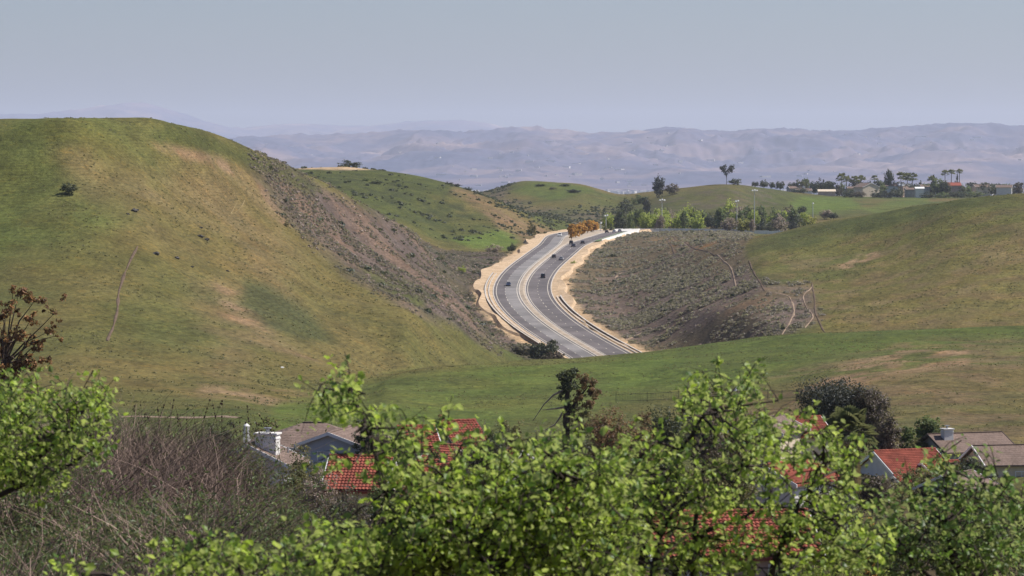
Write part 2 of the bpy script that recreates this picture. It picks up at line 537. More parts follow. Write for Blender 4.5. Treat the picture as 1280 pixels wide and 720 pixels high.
# second hill behind the left one
lay(0.8 * zone([(372,212),(470,213),(560,232),(610,262),(650,300),(640,312),(560,302),(470,262)], 1500, 2200, 12, 6) * (0.4 + 0.6 * patch), GREEN * 0.95)
lay(0.75 * zone([(372,214),(470,214),(560,235),(590,270),(540,285),(470,262)], 1500, 2200, 12, 6) * fine, DARK)
lay(0.9 * zone([(565,300),(640,284),(652,300),(640,312),(590,312)], 1450, 1900, 6, 3), LUSH * 1.15)
lay(0.75 * zone([(566,238),(590,240),(660,275),(700,288),(690,296),(655,306),(640,300),(610,270)], 1500, 2200, 10, 6) * (0.5 + 0.5 * fine), PINK * 0.75)
lay(0.9 * zone([(366,206),(460,206),(474,212),(420,212.5),(372,211)], 1850, 2150, 2, 1), TAN)
lay(0.75 * zone([(600,238),(640,228),(630,250),(700,262),(790,262),(760,285),(700,290),(650,270),(600,262)], 2100, 3000, 14, 8) * (0.4 + 0.6 * fine), SCRUB * 0.9)
lay(0.7 * zone([(640,240),(665,226),(690,226),(740,238),(690,250)], 2500, 3000, 10, 5), LUSH * 0.9)
lay(0.7 * zone([(760,262),(790,250),(905,229),(990,240),(980,275),(780,285)], 2150, 2900, 14, 8), GREEN * 0.85)
lay(0.5 * zone([(820,250),(905,231),(980,240),(960,265),(800,280)], 2150, 2900, 14, 8) * fine, SCRUB * 0.8)
lay(0.9 * zone([(985,254),(1010,246),(1060,248),(1080,260),(1000,268)], 2300, 3100, 8, 3), LUSH * 1.1)
lay(0.7 * zone([(1080,262),(1110,252),(1160,244),(1160,252),(1100,268)], 2300, 3100, 8, 3), LUSH)
# right flank and right hill
SCRR = [(760,293),(935,292),(930,312),(944,345),(962,356),(1012,358),(1024,398),(985,414),(830,442),(795,437),(735,398),(706,372),(705,348),(722,318),(744,303)]
scrr = zone(SCRR, 950, 1990, 14, 8)
lay(0.92 * scrr, SCRUB * 1.05)
grassy = sstep(0.0, 0.45, fbm(GX, GY * 0.4, 40, 71, 4) + .5 * sstep(380, 310, PY))
lay(0.8 * scrr * grassy, (OCHRE * 0.55 + SCRUB * 0.4))
lay(0.6 * zone([(820,302),(900,298),(912,312),(850,322)], 1400, 1900, 14, 8) * fine, np.array((0.26, 0.13, 0.04)))
lay(0.6 * zone([(870,378),(960,372),(960,400),(930,424),(880,420)], 950, 1400, 20, 10) * fine, PINK * 0.7)
lay(0.8 * zone([(944,346),(975,338),(1020,332),(1010,346),(960,356)], 1050, 1400, 10, 6), DARK * 1.1)
lay(0.5 * zone([(930,318),(1206,262),(1400,250),(1400,400),(1210,410),(1030,412),(1016,360),(950,345)], 850, 1480, 20, 10) * (0.5 + 0.5 * patch), OCHRE * np.array((1.3, 1.42, 1.15)))
lay(0.35 * zone([(930,318),(1206,262),(1400,250),(1400,400),(1210,410),(1030,412),(1016,360),(950,345)], 850, 1480, 20, 10) * fine, PINK * 0.8)
lay(0.25 * zone([(950,292),(1206,244),(1400,236),(1400,290),(1060,300)], 950, 1400, 20, 14) * fine, DARK)
lay(0.5 * zone([(1050,330),(1090,312),(1100,320),(1060,336)], 1000, 1300, 6, 6) * fine, PINK * 1.6)
lay(road_w, TAN * 0.9)
lay(0.85 * sstep(440, 300, GY), BROWN * 0.55)
lay(0.8 * sstep(2950, 3300, GY), SCRUB * 0.9)
scrub_mask = np.maximum(scrl, scrr * (1 - .8 * grassy)) * (1 - sstep(0.3, 0.9, road_w))
scrub2 = np.maximum(zone([(600,240),(640,230),(630,250),(700,262),(790,250),(790,285),(700,290),(640,300),(590,262)], 1600, 3000, 14, 8), 0.5 * zone([(372,214),(470,214),(560,235),(640,290),(560,302),(470,262)], 1500, 2200, 12, 6)) * (1 - sstep(0.3, 0.9, road_w))
Z += scrl * 1.1 * (ridged(GX + 0.55 * GY, GY * 0.25, 26, 81, 3) - 0.6) * (1 - sstep(0.0, 0.3, road_w)) * 0.55
E = Z / GY

t = NT('hill_grass')
cv = t.n('Attribute', attribute_name='cover').outputs['Color']
n1 = t.ramp(t.noise(0.9, 5, 0.72, stretch=(1, 0.45, 1)), [(0.27, 0.42), (0.42, 0.84), (0.55, 1.04), (0.74, 1.55)])
n2 = t.ramp(t.noise(0.11, 5, 0.65, stretch=(1, 0.5, 1)), [(0.3, 0.72), (0.48, 0.96), (0.52, 1.04), (0.7, 1.22)])
hue = t.mix(cv, (1.13, 1.0, 0.8), t.ramp(t.noise(0.05, 4, 0.6), [(0.4, 0.0), (0.7, 0.55)]), 'MULTIPLY')
c = t.mix(t.mix(hue, n1, 1.0, 'MULTIPLY'), n2, 1.0, 'MULTIPLY')
straw = t.ramp(t.noise(0.28, 6, 0.75), [(0.55, 0.0), (0.66, 0.5)])
c = t.mix(c, t.mix(c, (1.7, 1.35, 1.0), 1.0, 'MULTIPLY'), straw)
weeds = t.ramp(t.noise(0.42, 5, 0.8, stretch=(1, 0.6, 1)), [(0.56, 0.0), (0.62, 0.65)])
c = t.mix(c, t.mix(c, (0.42, 0.5, 0.45), 1.0, 'MULTIPLY'), weeds)
ter = t.n('TexWave', {'Vector': t.n('TexCoord').outputs['Object'], 'Scale': 0.42, 'Distortion': 9.0, 'Detail': 4.0, 'Detail Scale': 0.25, 'Detail Roughness': 0.65}, bands_direction='Z').outputs['Fac']
c = t.mix(c, t.ramp(ter, [(0.05, 0.80), (0.3, 1.0), (0.9, 1.07)]), t.ramp(t.noise(0.02, 3, 0.6), [(0.4, 0.15), (0.6, 0.9)]), 'MULTIPLY')
t.base(c, 0.95, 0.1)
t.bump(t.noise(0.5, 5, 0.7), 0.9, 0.7)
nr, nc = Z.shape
ii = np.arange(nr - 1)[:, None] * nc + np.arange(nc - 1)[None, :]
Q = np.stack([ii, ii + 1, ii + nc + 1, ii + nc], -1).reshape(-1, 4)
terrain = link('terrain', mesh_data('terrain', np.stack([GX, GY, Z], -1).reshape(-1, 3), Q, t.m, {'cover': cov.reshape(-1, 3)}, True))
tag(terrain, kind='structure')

# ------------------------------------------------------------------ far valley, town and mountains
VAL = -160.0
t = NT('haze_blue_valley_ground')
t.base(t.ramp(t.noise(0.0011, 6, 0.7), [(0.3, (0.045, 0.06, 0.065)), (0.5, (0.085, 0.085, 0.09)), (0.7, (0.17, 0.15, 0.13))]), 0.95, 0.1)  # bluish greys put some of the distance haze into the ground colour
vy = np.array([4200, 9000, 20000, 60000.0])
vx = np.linspace(-30000, 30000, 9)
vv = np.stack(np.meshgrid(vx, vy), -1).reshape(-1, 2)
vq = np.array([(r * 9 + c_, r * 9 + c_ + 1, r * 9 + c_ + 10, r * 9 + c_ + 9) for r in range(3) for c_ in range(8)])
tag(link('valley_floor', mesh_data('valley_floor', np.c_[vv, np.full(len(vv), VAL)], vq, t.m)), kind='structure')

def mountain_range(name, d0, d1, sky_px, rows, seed, wl, base_px=None, rug=0.45):
    px = np.linspace(-900, 2200, 1200)
    ys = np.linspace(d0, d1, rows)
    u = (px - 640) / F
    X = u[None, :] * ys[:, None]
    Y = np.repeat(ys[:, None], len(px), 1)
    tt_ = (Y - d0) / (d1 - d0)
    warp = fbm(X, Y, wl * 1.4, seed + 40, 3) * wl * 0.5
    h = ridged(X + warp, Y * 0.7 - warp, wl, seed, 7, 0.58)
    h = h + 0.45 * ridged(X - warp * .3, Y * 0.6, wl * .3, seed + 9, 4, .55)
    h = (h - h.min()) / (h.max() - h.min())
    rug = rug * (1 - .55 * sstep(.45, .8, tt_))
    env = sstep(0.0, 0.8, tt_) ** 0.85 * (1 - sstep(0.86, 1.0, tt_))
    hh = env * ((1 - rug) + rug * 2 * (h - 0.5)) + 0.02 * h
    hh = np.maximum(hh, 0)
    e0 = VAL / Y
    tgt = pchip([p[0] for p in sky_px], [p[1] for p in sky_px], np.clip(px, sky_px[0][0], sky_px[-1][0]))
    et = e_of(tgt)
    # height factor per column so that the skyline reaches the photo's
    A = np.zeros(len(px))
    lo, hi = np.zeros(len(px)), np.full(len(px), 4000.0)
    for _ in range(40):
        A = (lo + hi) / 2
        top = ((VAL + hh * A) / Y).max(0)
        lo = np.where(top < et, A, lo)
        hi = np.where(top < et, hi, A)
    k = 27
    A = np.convolve(np.pad(A, k // 2, mode='edge'), np.hanning(k + 2)[1:-1] / np.hanning(k + 2).sum(), 'valid')
    Zm = VAL + hh * A - 6 * (1 - sstep(0, 0.1, tt_))
    nr, nc = Zm.shape
    ii = np.arange(nr - 1)[:, None] * nc + np.arange(nc - 1)[None, :]
    Q = np.stack([ii, ii + 1, ii + nc + 1, ii + nc], -1).reshape(-1, 4)
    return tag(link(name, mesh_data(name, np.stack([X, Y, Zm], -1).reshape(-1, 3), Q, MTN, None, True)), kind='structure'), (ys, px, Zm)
t = NT('haze_blue_mountain_slopes')
c = t.ramp(t.noise(0.0009, 7, 0.68), [(0.34, (0.045, 0.055, 0.105)), (0.48, (0.085, 0.082, 0.130)), (0.58, (0.16, 0.125, 0.145)), (0.70, (0.32, 0.235, 0.21))])  # slope colours pushed to blue-violet, painting in the blue of distance haze
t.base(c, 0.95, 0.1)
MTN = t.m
M1 = [(-900,160),(-200,168),(200,178),(290,172),(330,169),(440,167),(520,162),(600,164),(650,157),(690,160),(740,166),(800,163),(840,158),(900,164),(960,160),(1050,163),(1150,156),(1205,153),(1300,158),(1600,150),(2200,160)]
M2 = [(-900,150),(-200,146),(60,141),(100,136),(140,130),(175,127.5),(200,133),(230,142),(270,155),(300,160),(330,157),(375,154),(430,157),(480,156),(530,150),(600,151),(625,158),(700,168),(1000,175),(1500,165),(2200,160)]
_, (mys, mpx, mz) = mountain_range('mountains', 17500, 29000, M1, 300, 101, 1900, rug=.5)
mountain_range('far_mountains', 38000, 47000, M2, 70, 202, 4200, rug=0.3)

rng = np.random.default_rng(7)
mb = MB()
n = 0
while n < 2200:
    px = rng.uniform(200, 1400)
    if rng.random() < 0.88:
        d = rng.uniform(12500, 18500)
        z = VAL
        px = px + 0
    else:
        d = rng.uniform(18500, 25500)
        z = mz[int(np.searchsorted(mys, d)) - 1, int(np.searchsorted(mpx, px)) - 1]
    if vnoise(np.array([px * 1.0]), np.array([d * 0.02]), 60, 77)[0] < rng.uniform(-0.5, 0.6):
        continue
    x = (px - 640) / F * d
    s = math.exp(rng.normal(2.6, 0.55))
    mb.box((x, d, z + 4), (s * rng.uniform(1, 2.2), s, rng.uniform(8, 15)), rng.uniform(-0.6, 0.6))
    n += 1
tag(mb.build('distant_town', plain('pale_town_walls', (0.62, 0.58, 0.53), 0.8, 0.2, 0.35, 0.004)), 'pale specks of a hazy town across the valley floor below the mountains', 'town', kind='stuff')

# ------------------------------------------------------------------ haze
hz = NT('valley_haze')
hz.t.nodes.remove(hz.b)
pv = hz.n('VolumePrincipled', {'Color': (0.73, 0.80, 0.965, 1), 'Density': HAZE_DENSITY, 'Anisotropy': 0.15})
hz.t.links.new(pv.outputs[0], hz.out.inputs['Volume'])
mb = MB().box((0, 24500, (VAL - 8 + 700) / 2), (64000, 55000, 700 - (VAL - 8)))
tag(mb.build('haze', hz.m), 'pale blue haze filling the wide valley', 'haze', kind='stuff')

#@@ROAD
# ------------------------------------------------------------------ road: cross-section strips swept along the centre line
CW = 9.6                                        # one carriageway
def hm(s):                                      # half the median; it widens where the orange trees stand
    y = np.interp(s, RS, RY)
    return 1.4 + 5.5 * sstep(1640, 1800, y) + 0 * y
HM = hm(RS)
def strip(mb, off_a, off_b, dz_a, dz_b, s0=0, s1=None, val=0.5):
    """ribbon between two offsets (arrays or numbers, right of the centre line positive)"""
    s1 = s1 if s1 is not None else RS[-1]
    m = (RS >= s0) & (RS <= s1)
    a = np.broadcast_to(np.asarray(off_a, float), RS.shape)[m]
    b = np.broadcast_to(np.asarray(off_b, float), RS.shape)[m]
    za = np.broadcast_to(np.asarray(dz_a, float), RS.shape)[m]
    zb = np.broadcast_to(np.asarray(dz_b, float), RS.shape)[m]
    A = np.stack([RX[m] + RN[m, 0] * a, RY[m] + RN[m, 1] * a, RZ[m] + za], 1)
    B = np.stack([RX[m] + RN[m, 0] * b, RY[m] + RN[m, 1] * b, RZ[m] + zb], 1)
    k = len(A)
    i = np.arange(k - 1)
    mb.add(np.r_[A, B], np.stack([i, i + k, i + k + 1, i + 1], 1), val)
def asphalt(name, lo, hi, streak=0.25):
    t = NT(name)
    a = t.ramp(t.noise(0.35, 5, 0.7), [(0.3, lo), (0.7, hi)])
    b = t.ramp(t.noise(0.05, 3, 0.6), [(0.35, 1 - streak), (0.65, 1 + streak)])
    t.base(t.mix(a, b, 1.0, 'MULTIPLY'), 0.85, 0.3)
    return t.m
A_DARK = asphalt('worn_dark_asphalt', (0.085, 0.075, 0.075), (0.125, 0.11, 0.108))
A_MID = asphalt('worn_asphalt', (0.10, 0.088, 0.086), (0.14, 0.122, 0.118))
A_PALE = asphalt('pale_concrete_lane', (0.155, 0.145, 0.14), (0.205, 0.192, 0.184))
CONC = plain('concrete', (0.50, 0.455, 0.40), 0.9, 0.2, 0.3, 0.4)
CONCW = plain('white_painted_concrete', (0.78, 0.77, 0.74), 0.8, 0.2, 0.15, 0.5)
CONCD = plain('shade_dark_concrete', (0.22, 0.18, 0.14), 0.9, 0.2, 0.4, 0.6)  # concrete darkened to paint in the shade on the drain's faces
t = NT('tan_gravel')
t.base(t.mix(t.ramp(t.noise(0.25, 6, 0.7), [(0.3, (0.36, 0.25, 0.15)), (0.55, (0.50, 0.37, 0.24)), (0.75, (0.62, 0.48, 0.33))]), t.ramp(t.noise(1.6, 4, 0.7), [(0.3, 0.75), (0.7, 1.15)]), 1.0, 'MULTIPLY'), 0.95, 0.1)
t.bump(t.noise(0.8, 5, 0.7), 0.8, 0.5)
TANM = t.m

wl_ = 5.6 + 1.0 * np.sin(RS / 37.0) + 1.2 * np.sin(RS / 13.0) + 2.5 * np.exp(-((RY - 1400) / 80) ** 2)
wr_ = 5.2 + 1.0 * np.sin(RS / 29.0 + 1) + 0.9 * np.sin(RS / 11.0)
wr_ = wr_ - 3.2 * (1 - sstep(1180, 1330, RY))
wl_ = wl_ - 1.5 * (1 - sstep(1180, 1300, RY))
Lo, Ro = -(HM + CW), HM + CW
mb = MB()
k1 = fbm(RS, RS * 0, 25, 5, 3) * 0.5
strip(mb, Lo - wl_ - 2.0, Lo - wl_, -1.6, 0.55 + k1)
strip(mb, Lo - wl_, Lo - wl_ * 0.45, 0.55 + k1, 0.25)
strip(mb, Lo - wl_ * 0.45, Lo - 0.35, 0.25, 0.0)
strip(mb, Ro + 0.35, Ro + wr_ * 0.5, 0.0, 0.2)
strip(mb, Ro + wr_ * 0.5, Ro + wr_, 0.2, 0.45 + k1)
strip(mb, Ro + wr_, Ro + wr_ + 2.0, 0.45 + k1, -1.6)
tag(mb.build('road_verge', TANM, None, True), kind='structure')
mb = MB()
strip(mb, -HM + 0.3, HM * 0.2, 0.06, 0.28 + 0.15 * k1)
strip(mb, HM * 0.2, HM - 0.3, 0.28 + 0.15 * k1, 0.06)
tag(mb.build('road_median', plain('grey_tan_median', (.40, .33, .255), .95, .1, .35, .3), None, True), kind='structure')
for nm, a, b, m_ in (('road', Lo, Lo + 4.4, A_DARK), ('road', Lo + 4.4, -HM, A_PALE), ('road', HM, HM + 4.6, A_MID), ('road', HM + 4.6, Ro, A_DARK)):
    mb = MB()
    strip(mb, a, b, 0.0, 0.0)
    tag(mb.build(nm, m_), kind='structure')
mb = MB()                                        # raised kerbs and gutters along the four edges
for a, sg in ((Lo, -1), (-HM, 1), (HM, -1), (Ro, 1)):
    lo_, hi_ = (a - 0.35, a) if sg < 0 else (a, a + 0.35)
    strip(mb, lo_, hi_, 0.13, 0.13)
    strip(mb, hi_, hi_ + 0.02, 0.13, -0.05)
    strip(mb, lo_ - 0.02, lo_, -0.05, 0.13)
tag(mb.build('kerb', CONC), kind='structure')
mb = MB()                                        # edge lines and broken lane lines
for a in (Lo + 0.9, -HM - 0.75, HM + 0.6, Ro - 1.25):
    strip(mb, a, a + 0.2, 0.012, 0.012)
for a in (Lo + 4.4, HM + 4.6):
    s = 0
    while s < RS[-1]:
        strip(mb, a - 0.1, a + 0.1, 0.012, 0.012, s, s + 5.5)
        s += 13
tag(mb.build('lane_marking', plain('worn_road_paint', (0.62, 0.56, 0.46), 0.8, 0.2, 0.3, 1.0)), kind='structure')
def ditch(label, off, s0, s1, sg):
    m = (RS >= s0) & (RS <= s1)
    o = np.broadcast_to(np.asarray(off, float), RS.shape)
    root = thing('drain_channel', label, 'drain', (RX[m][0], RY[m][0], RZ[m][0]))
    L = -np.array(root.location)
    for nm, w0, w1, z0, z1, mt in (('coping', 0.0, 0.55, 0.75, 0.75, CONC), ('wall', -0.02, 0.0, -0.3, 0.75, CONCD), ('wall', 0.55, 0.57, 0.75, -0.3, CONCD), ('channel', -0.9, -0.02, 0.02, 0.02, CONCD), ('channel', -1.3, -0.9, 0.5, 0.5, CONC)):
        mb = MB()
        strip(mb, o + sg * w0, o + sg * w1, z0, z1, s0, s1)
        ob = mb.build(nm, mt, root)
        ob.location = L
s_at = lambda y: float(np.interp(y, RY, RS))
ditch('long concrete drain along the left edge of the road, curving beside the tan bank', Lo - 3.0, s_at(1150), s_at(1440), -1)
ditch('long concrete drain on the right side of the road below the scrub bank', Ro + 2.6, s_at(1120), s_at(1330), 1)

# low white wall from the road's right edge along the car park
def wall_thing(name, label, P, h, th, mat, capmat=None):
    root = thing(name, label, 'wall', P[0])
    b = np.array(P[0])
    mb = MB()
    cp = MB()
    for p, q in zip(P[:-1], P[1:]):
        p, q = np.array(p), np.array(q)
        n = int(max(1, np.hypot(*(q - p)[:2]) // 8))
        for k in range(n):
            a, c = p + (q - p) * k / n, p + (q - p) * (k + 1) / n
            L = math.hypot(*(c - a)[:2])
            yw = math.atan2(c[1] - a[1], c[0] - a[0])
            m = (a + c) / 2 - b
            mb.box((m[0], m[1], m[2] + h / 2 - 0.5), (L, th, h + 1.0), yw)
            cp.box((m[0], m[1], m[2] + h + 0.062), (L + 0.02, th + 0.12, 0.12), yw)
    mb.build('wall_body', mat, root)
    cp.build('coping', capmat or mat, root)
    return root
def roadpt(y, off, dz=0):
    i = int(np.searchsorted(RY, y))
    return np.array((RX[i] + RN[i, 0] * off, RY[i] + RN[i, 1] * off, RZ[i] + dz))
rr = lambda y: float(np.interp(y, RY, Ro))
W0 = [roadpt(1690, rr(1690) + 4.5), roadpt(1760, rr(1760) + 5), roadpt(1830, rr(1830) + 5.5), roadpt(1900, rr(1900) + 7)]
wall_thing('low_wall', 'low white wall rising beside the right edge of the road above a strip of grass', W0, 1.3, 0.35, CONCW)
def gpt(px, d, dz=0):
    p = G(px, d)
    p[2] += dz
    return p
wall_thing('low_wall', 'long low white wall along the front of the distant car park', [gpt(768, 1960), gpt(800, 1985), gpt(840, 1990), gpt(905, 1990), gpt(980, 1990)], 1.7, 0.3, CONCW)
mb = MB()
s0_, s1_ = s_at(1690), s_at(1900)
strip(mb, Ro + 0.5, Ro + 4.2, 0.5, 0.6, s0_, s1_)
tag(mb.build('grass_strip', leafmat('kerb_grass', (0.06, 0.10, 0.02), (0.10, 0.16, 0.03), 0)), kind='structure')
# dirt trails over the slopes
TRAILS = []
def trail(name, P, wid, mat, dmin=700, dmax=1700):
    H = np.array([hit(px, py, dmin, dmax) for px, py in P])
    q = np.r_[0, np.cumsum(np.linalg.norm(np.diff(H[:, :2], axis=0), axis=1))]
    ti = np.linspace(0, q[-1], max(12, int(q[-1] / 2.5)))
    x, y = pchip(q, H[:, 0], ti), pchip(q, H[:, 1], ti)
    TRAILS.append(list(zip(x, y)))
    wv = wid * (0.7 + 0.5 * vnoise(ti, ti * 0, 9, 3))
    tx, ty = np.gradient(x), np.gradient(y)
    l = np.hypot(tx, ty) + 1e-9
    V = []
    for sgn in (-1, -0.4, 0.4, 1):
        xx, yy = x + ty / l * wv * sgn / 2, y - tx / l * wv * sgn / 2
        V.append(np.stack([xx, yy, gz(xx, yy) + (0.16 if abs(sgn) < 1 else 0.02)], 1))
    k = len(ti)
    i = np.arange(k - 1)
    Fq = np.concatenate([np.stack([i + r * k, i + (r + 1) * k, i + (r + 1) * k + 1, i + r * k + 1], 1) for r in range(3)])
    return tag(link(name, mesh_data(name, np.concatenate(V), Fq, mat)), kind='structure')
T_DARK = plain('dark_bare_earth', (0.12, 0.085, 0.06), 0.95, 0.1, 0.4, 0.4)
T_PALE = plain('pale_bare_earth', (0.29, 0.215, 0.155), 0.95, 0.1, 0.4, 0.4)
T_MID = plain('straw_coloured_earth', (0.22, 0.17, 0.08), 0.95, 0.1, 0.4, 0.4)
trail('dirt_path', [(172, 308), (161, 330), (150, 360), (146, 392), (134, 430)], 0.9, T_DARK)
trail('dirt_path', [(896, 318), (912, 333), (920, 359)], .9, T_PALE, 950)
trail('dirt_path', [(936, 326), (948, 350), (956, 364)], 0.9, T_DARK, 950)
trail('dirt_path', [(962, 365), (986, 371), (992, 386), (986, 405), (977, 419)], 1.0, T_PALE, 930)
trail('dirt_path', [(1015, 354), (1018, 373), (1021, 396), (1032, 417)], 0.9, T_DARK, 930)
trail('dirt_path', [(1016, 357), (1004, 374), (1016, 396), (1006, 410)], 0.7, T_PALE, 930)
trail('dirt_path', [(782, 425), (806, 415), (831, 406), (856, 394), (880, 385), (908, 374)], 1.2, T_PALE, 950)
trail('dirt_path', [(768, 348), (778, 341), (800, 338), (820, 331)], 1.5, T_PALE, 950)
trail('dirt_path', [(423, 239), (446, 256), (472, 277), (500, 303), (525, 325), (550, 345), (578, 370)], 1.2, T_DARK, 980)
trail('dirt_path', [(415, 297), (445, 320), (480, 345), (520, 366), (560, 385), (590, 402)], 1.0, T_DARK, 900)
trail('dirt_path', [(840, 296), (866, 310), (895, 320)], 1.0, T_DARK, 950)
trail('dirt_path', [(835, 300), (838, 306), (843, 318)], 1.0, T_DARK, 950)
trail('dirt_path', [(152, 521.5), (200, 522), (250, 522.5), (300, 523)], 2.5, T_PALE, 440)
trail('dirt_path', [(296, 254), (288, 268), (299, 262), (306, 250)], 0.35, T_MID, 800)

# ------------------------------------------------------------------ plants
def leaf_quads(P, Nrm, size, rng, w=0.62):
    """one kite-shaped leaf per point; P points, Nrm facing, size length"""
    n = len(P)
    Nrm = Nrm / (np.linalg.norm(Nrm, axis=1)[:, None] + 1e-9)
    r = rng.normal(size=(n, 3))
    U = np.cross(Nrm, r)
    U /= np.linalg.norm(U, axis=1)[:, None] + 1e-9
    W = np.cross(Nrm, U)
    s = np.broadcast_to(size, (n,))[:, None]
    b = P - U * s * 0.5
    V = np.stack([b, P - U * s * 0.05 + W * s * w / 2 + Nrm * s * 0.1, P + U * s * 0.5, P - U * s * 0.05 - W * s * w / 2 + Nrm * s * 0.1], 1).reshape(-1, 3)
    i = np.arange(n) * 4
    return V, np.concatenate([np.stack([i, i + 1, i + 2], 1), np.stack([i, i + 2, i + 3], 1)])
def crown_pts(lobes, nclump, per, clump_r, rng, surf=0.45, flat=0.8):
    """points in clumps spread through a few ellipsoids; lobes: centre and radii"""
    L = np.array(lobes, float)
    wgt = L[:, 3] * L[:, 4] * L[:, 5]
    k = rng.choice(len(L), nclump, p=wgt / wgt.sum())
    dr = rng.normal(size=(nclump, 3))
    dr /= np.linalg.norm(dr, axis=1)[:, None]
    rad = rng.random(nclump) ** surf
    C = L[k, :3] + dr * rad[:, None] * L[k, 3:6]
    out = dr
    cr = clump_r * (0.6 + 0.8 * rng.random(nclump))
    D = rng.normal(size=(nclump, per, 3))
    D /= np.linalg.norm(D, axis=2)[..., None]
    D *= (rng.random((nclump, per)) ** 0.45)[..., None]
    D[..., 2] *= flat
    P = (C[:, None, :] + D * cr[:, None, None]).reshape(-1, 3)
    Nn = (D * 0.7 + out[:, None, :] * 0.4 + rng.normal(size=D.shape) * 0.5 + np.array((0, 0, 0.35))).reshape(-1, 3)
    val = np.clip((0.5 + 0.22 * rng.normal(size=nclump))[:, None] + 0.16 * rng.normal(size=(nclump, per)), 0, 1).ravel()
    return P, Nn, val, C
def wiggle(a, b, n, amp, rng):
    t = np.linspace(0, 1, n)[:, None]
    P = np.asarray(a) + (np.asarray(b) - np.asarray(a)) * t
    P[1:-1] += rng.normal(size=(n - 2, 3)) * amp
    return P
def woody(mb, base, top, r, lobes, rng, limbs=7, C=None):
    """tapered trunk and limbs that run into the crown"""
    base, top = np.array(base, float), np.array(top, float)
    mb.tube(wiggle(base, top, 5, r * 0.5, rng), np.linspace(r, r * 0.6, 5), 7)
    if C is None:
        C = np.array([[l[0] + rng.uniform(-.6, .6) * l[3], l[1] + rng.uniform(-.6, .6) * l[4], l[2] + rng.uniform(-.3, .7) * l[5]] for l in lobes for _ in range(max(1, limbs // len(lobes)))])
    for c in C[:limbs]:
        s = base + (top - base) * rng.uniform(0.65, 1.0)
        m_ = s + (c - s) * 0.5 + np.array((0, 0, 0.12 * np.linalg.norm(c - s)))
        P = np.array([s, (s + m_) / 2 + rng.normal(size=3) * r * .3, m_, (m_ + c) / 2 + rng.normal(size=3) * r * .3, c])
        mb.tube(P, np.linspace(r * 0.5, r * 0.08, 5), 5)
BARK = plain('grey_brown_bark', (0.13, 0.095, 0.07), 0.9, 0.2, 0.5, 6.0)
BARK_D = plain('dark_bark', (0.055, 0.042, 0.034), 0.9, 0.2, 0.5, 6.0)
TWIG = plain('dry_pinkish_twigs', (0.25, 0.18, 0.15), 0.9, 0.2, 0.4, 3.0)
L_ = {
 'dark': leafmat('dark_foliage', (0.012, 0.020, 0.009), (0.045, 0.065, 0.022), 0.15),
 'pine': leafmat('blackish_pine_needles', (0.010, 0.014, 0.012), (0.032, 0.040, 0.030), 0.1),
 'mid': leafmat('mid_green_foliage', (0.026, 0.052, 0.010), (0.105, 0.165, 0.028), 0.3),
 'bright': leafmat('yellow_green_foliage', (0.12, 0.18, 0.010), (0.42, 0.50, 0.035), 0.45),
 'yellow': leafmat('yellow_foliage', (0.14, 0.15, 0.015), (0.32, 0.31, 0.03), 0.3),
 'orange': leafmat('orange_autumn_foliage', (0.34, 0.14, 0.010), (0.70, 0.36, 0.03), 0.4),
 'rust': leafmat('rust_brown_foliage', (0.05, 0.026, 0.014), (0.27, 0.13, 0.05), 0.25),
 'brown': leafmat('brown_purple_foliage', (0.040, 0.028, 0.024), (0.13, 0.09, 0.065), 0.15),
 'olive': leafmat('olive_brown_foliage', (0.035, 0.040, 0.012), (0.20, 0.17, 0.05), 0.25),
 'grey': leafmat('grey_pink_twiggy_growth', (0.15, 0.11, 0.10), (0.40, 0.30, 0.26), 0.3),
 'sage': leafmat('grey_sage_scrub', (0.115, 0.098, 0.086), (0.235, 0.20, 0.178), 0.4),
 'palm': leafmat('palm_fronds', (0.035, 0.055, 0.016), (0.16, 0.18, 0.05), 0.25),
 'frond': leafmat('dead_palm_fronds', (0.16, 0.11, 0.055), (0.50, 0.37, 0.20), 0.2),
}
def shape_lobes(shape, w, h, rng):
    """crown ellipsoids for a plant w wide and h high, standing at 0,0,0"""
    r = w / 2
    if shape == 'round':
        L = [(0, 0, h * .52, r * .78, r * .78, h * .42)]
        for k in range(5):
            a = k * 1.256 + rng.uniform(-.4, .4)
            L.append((math.cos(a) * r * .52, math.sin(a) * r * .52, h * rng.uniform(.32, .76), r * .48, r * .48, h * .24))
        return L, 0.22
    if shape == 'oval':
        return [(0, 0, h * .55, r * .8, r * .8, h * .45), (r * .2, 0, h * .75, r * .6, r * .6, h * .24), (-r * .3, 0, h * .4, r * .7, r * .7, h * .3)], 0.15
    if shape == 'column':
        return [(0, 0, h * (.14 + .15 * k), r * f, r * f, h * .15) for k, f in enumerate((.9, 1.0, .95, .8, .55, .28))], 0.05
    if shape == 'bush':
        L = [(0, 0, h * .42, r * .7, r * .7, h * .5)]
        for k in range(6):
            a = k * 1.05 + rng.uniform(-.4, .4)
            L.append((math.cos(a) * r * .6, math.sin(a) * r * .6, h * rng.uniform(.25, .5), r * .42, r * .42, h * rng.uniform(.3, .48)))
        return L, 0.0
    if shape == 'lone':
        return [(-r * .55, 0, h * .80, r * .42, r * .4, h * .17), (r * .45, r * .1, h * .84, r * .48, r * .4, h * .16), (0, 0, h * .62, r * .3, r * .3, h * .1)], 0.45
    if shape == 'lolly':
        return [(0, 0, h * .66, r, r, h * .34), (0, 0, h * .8, r * .7, r * .7, h * .2)], 0.4
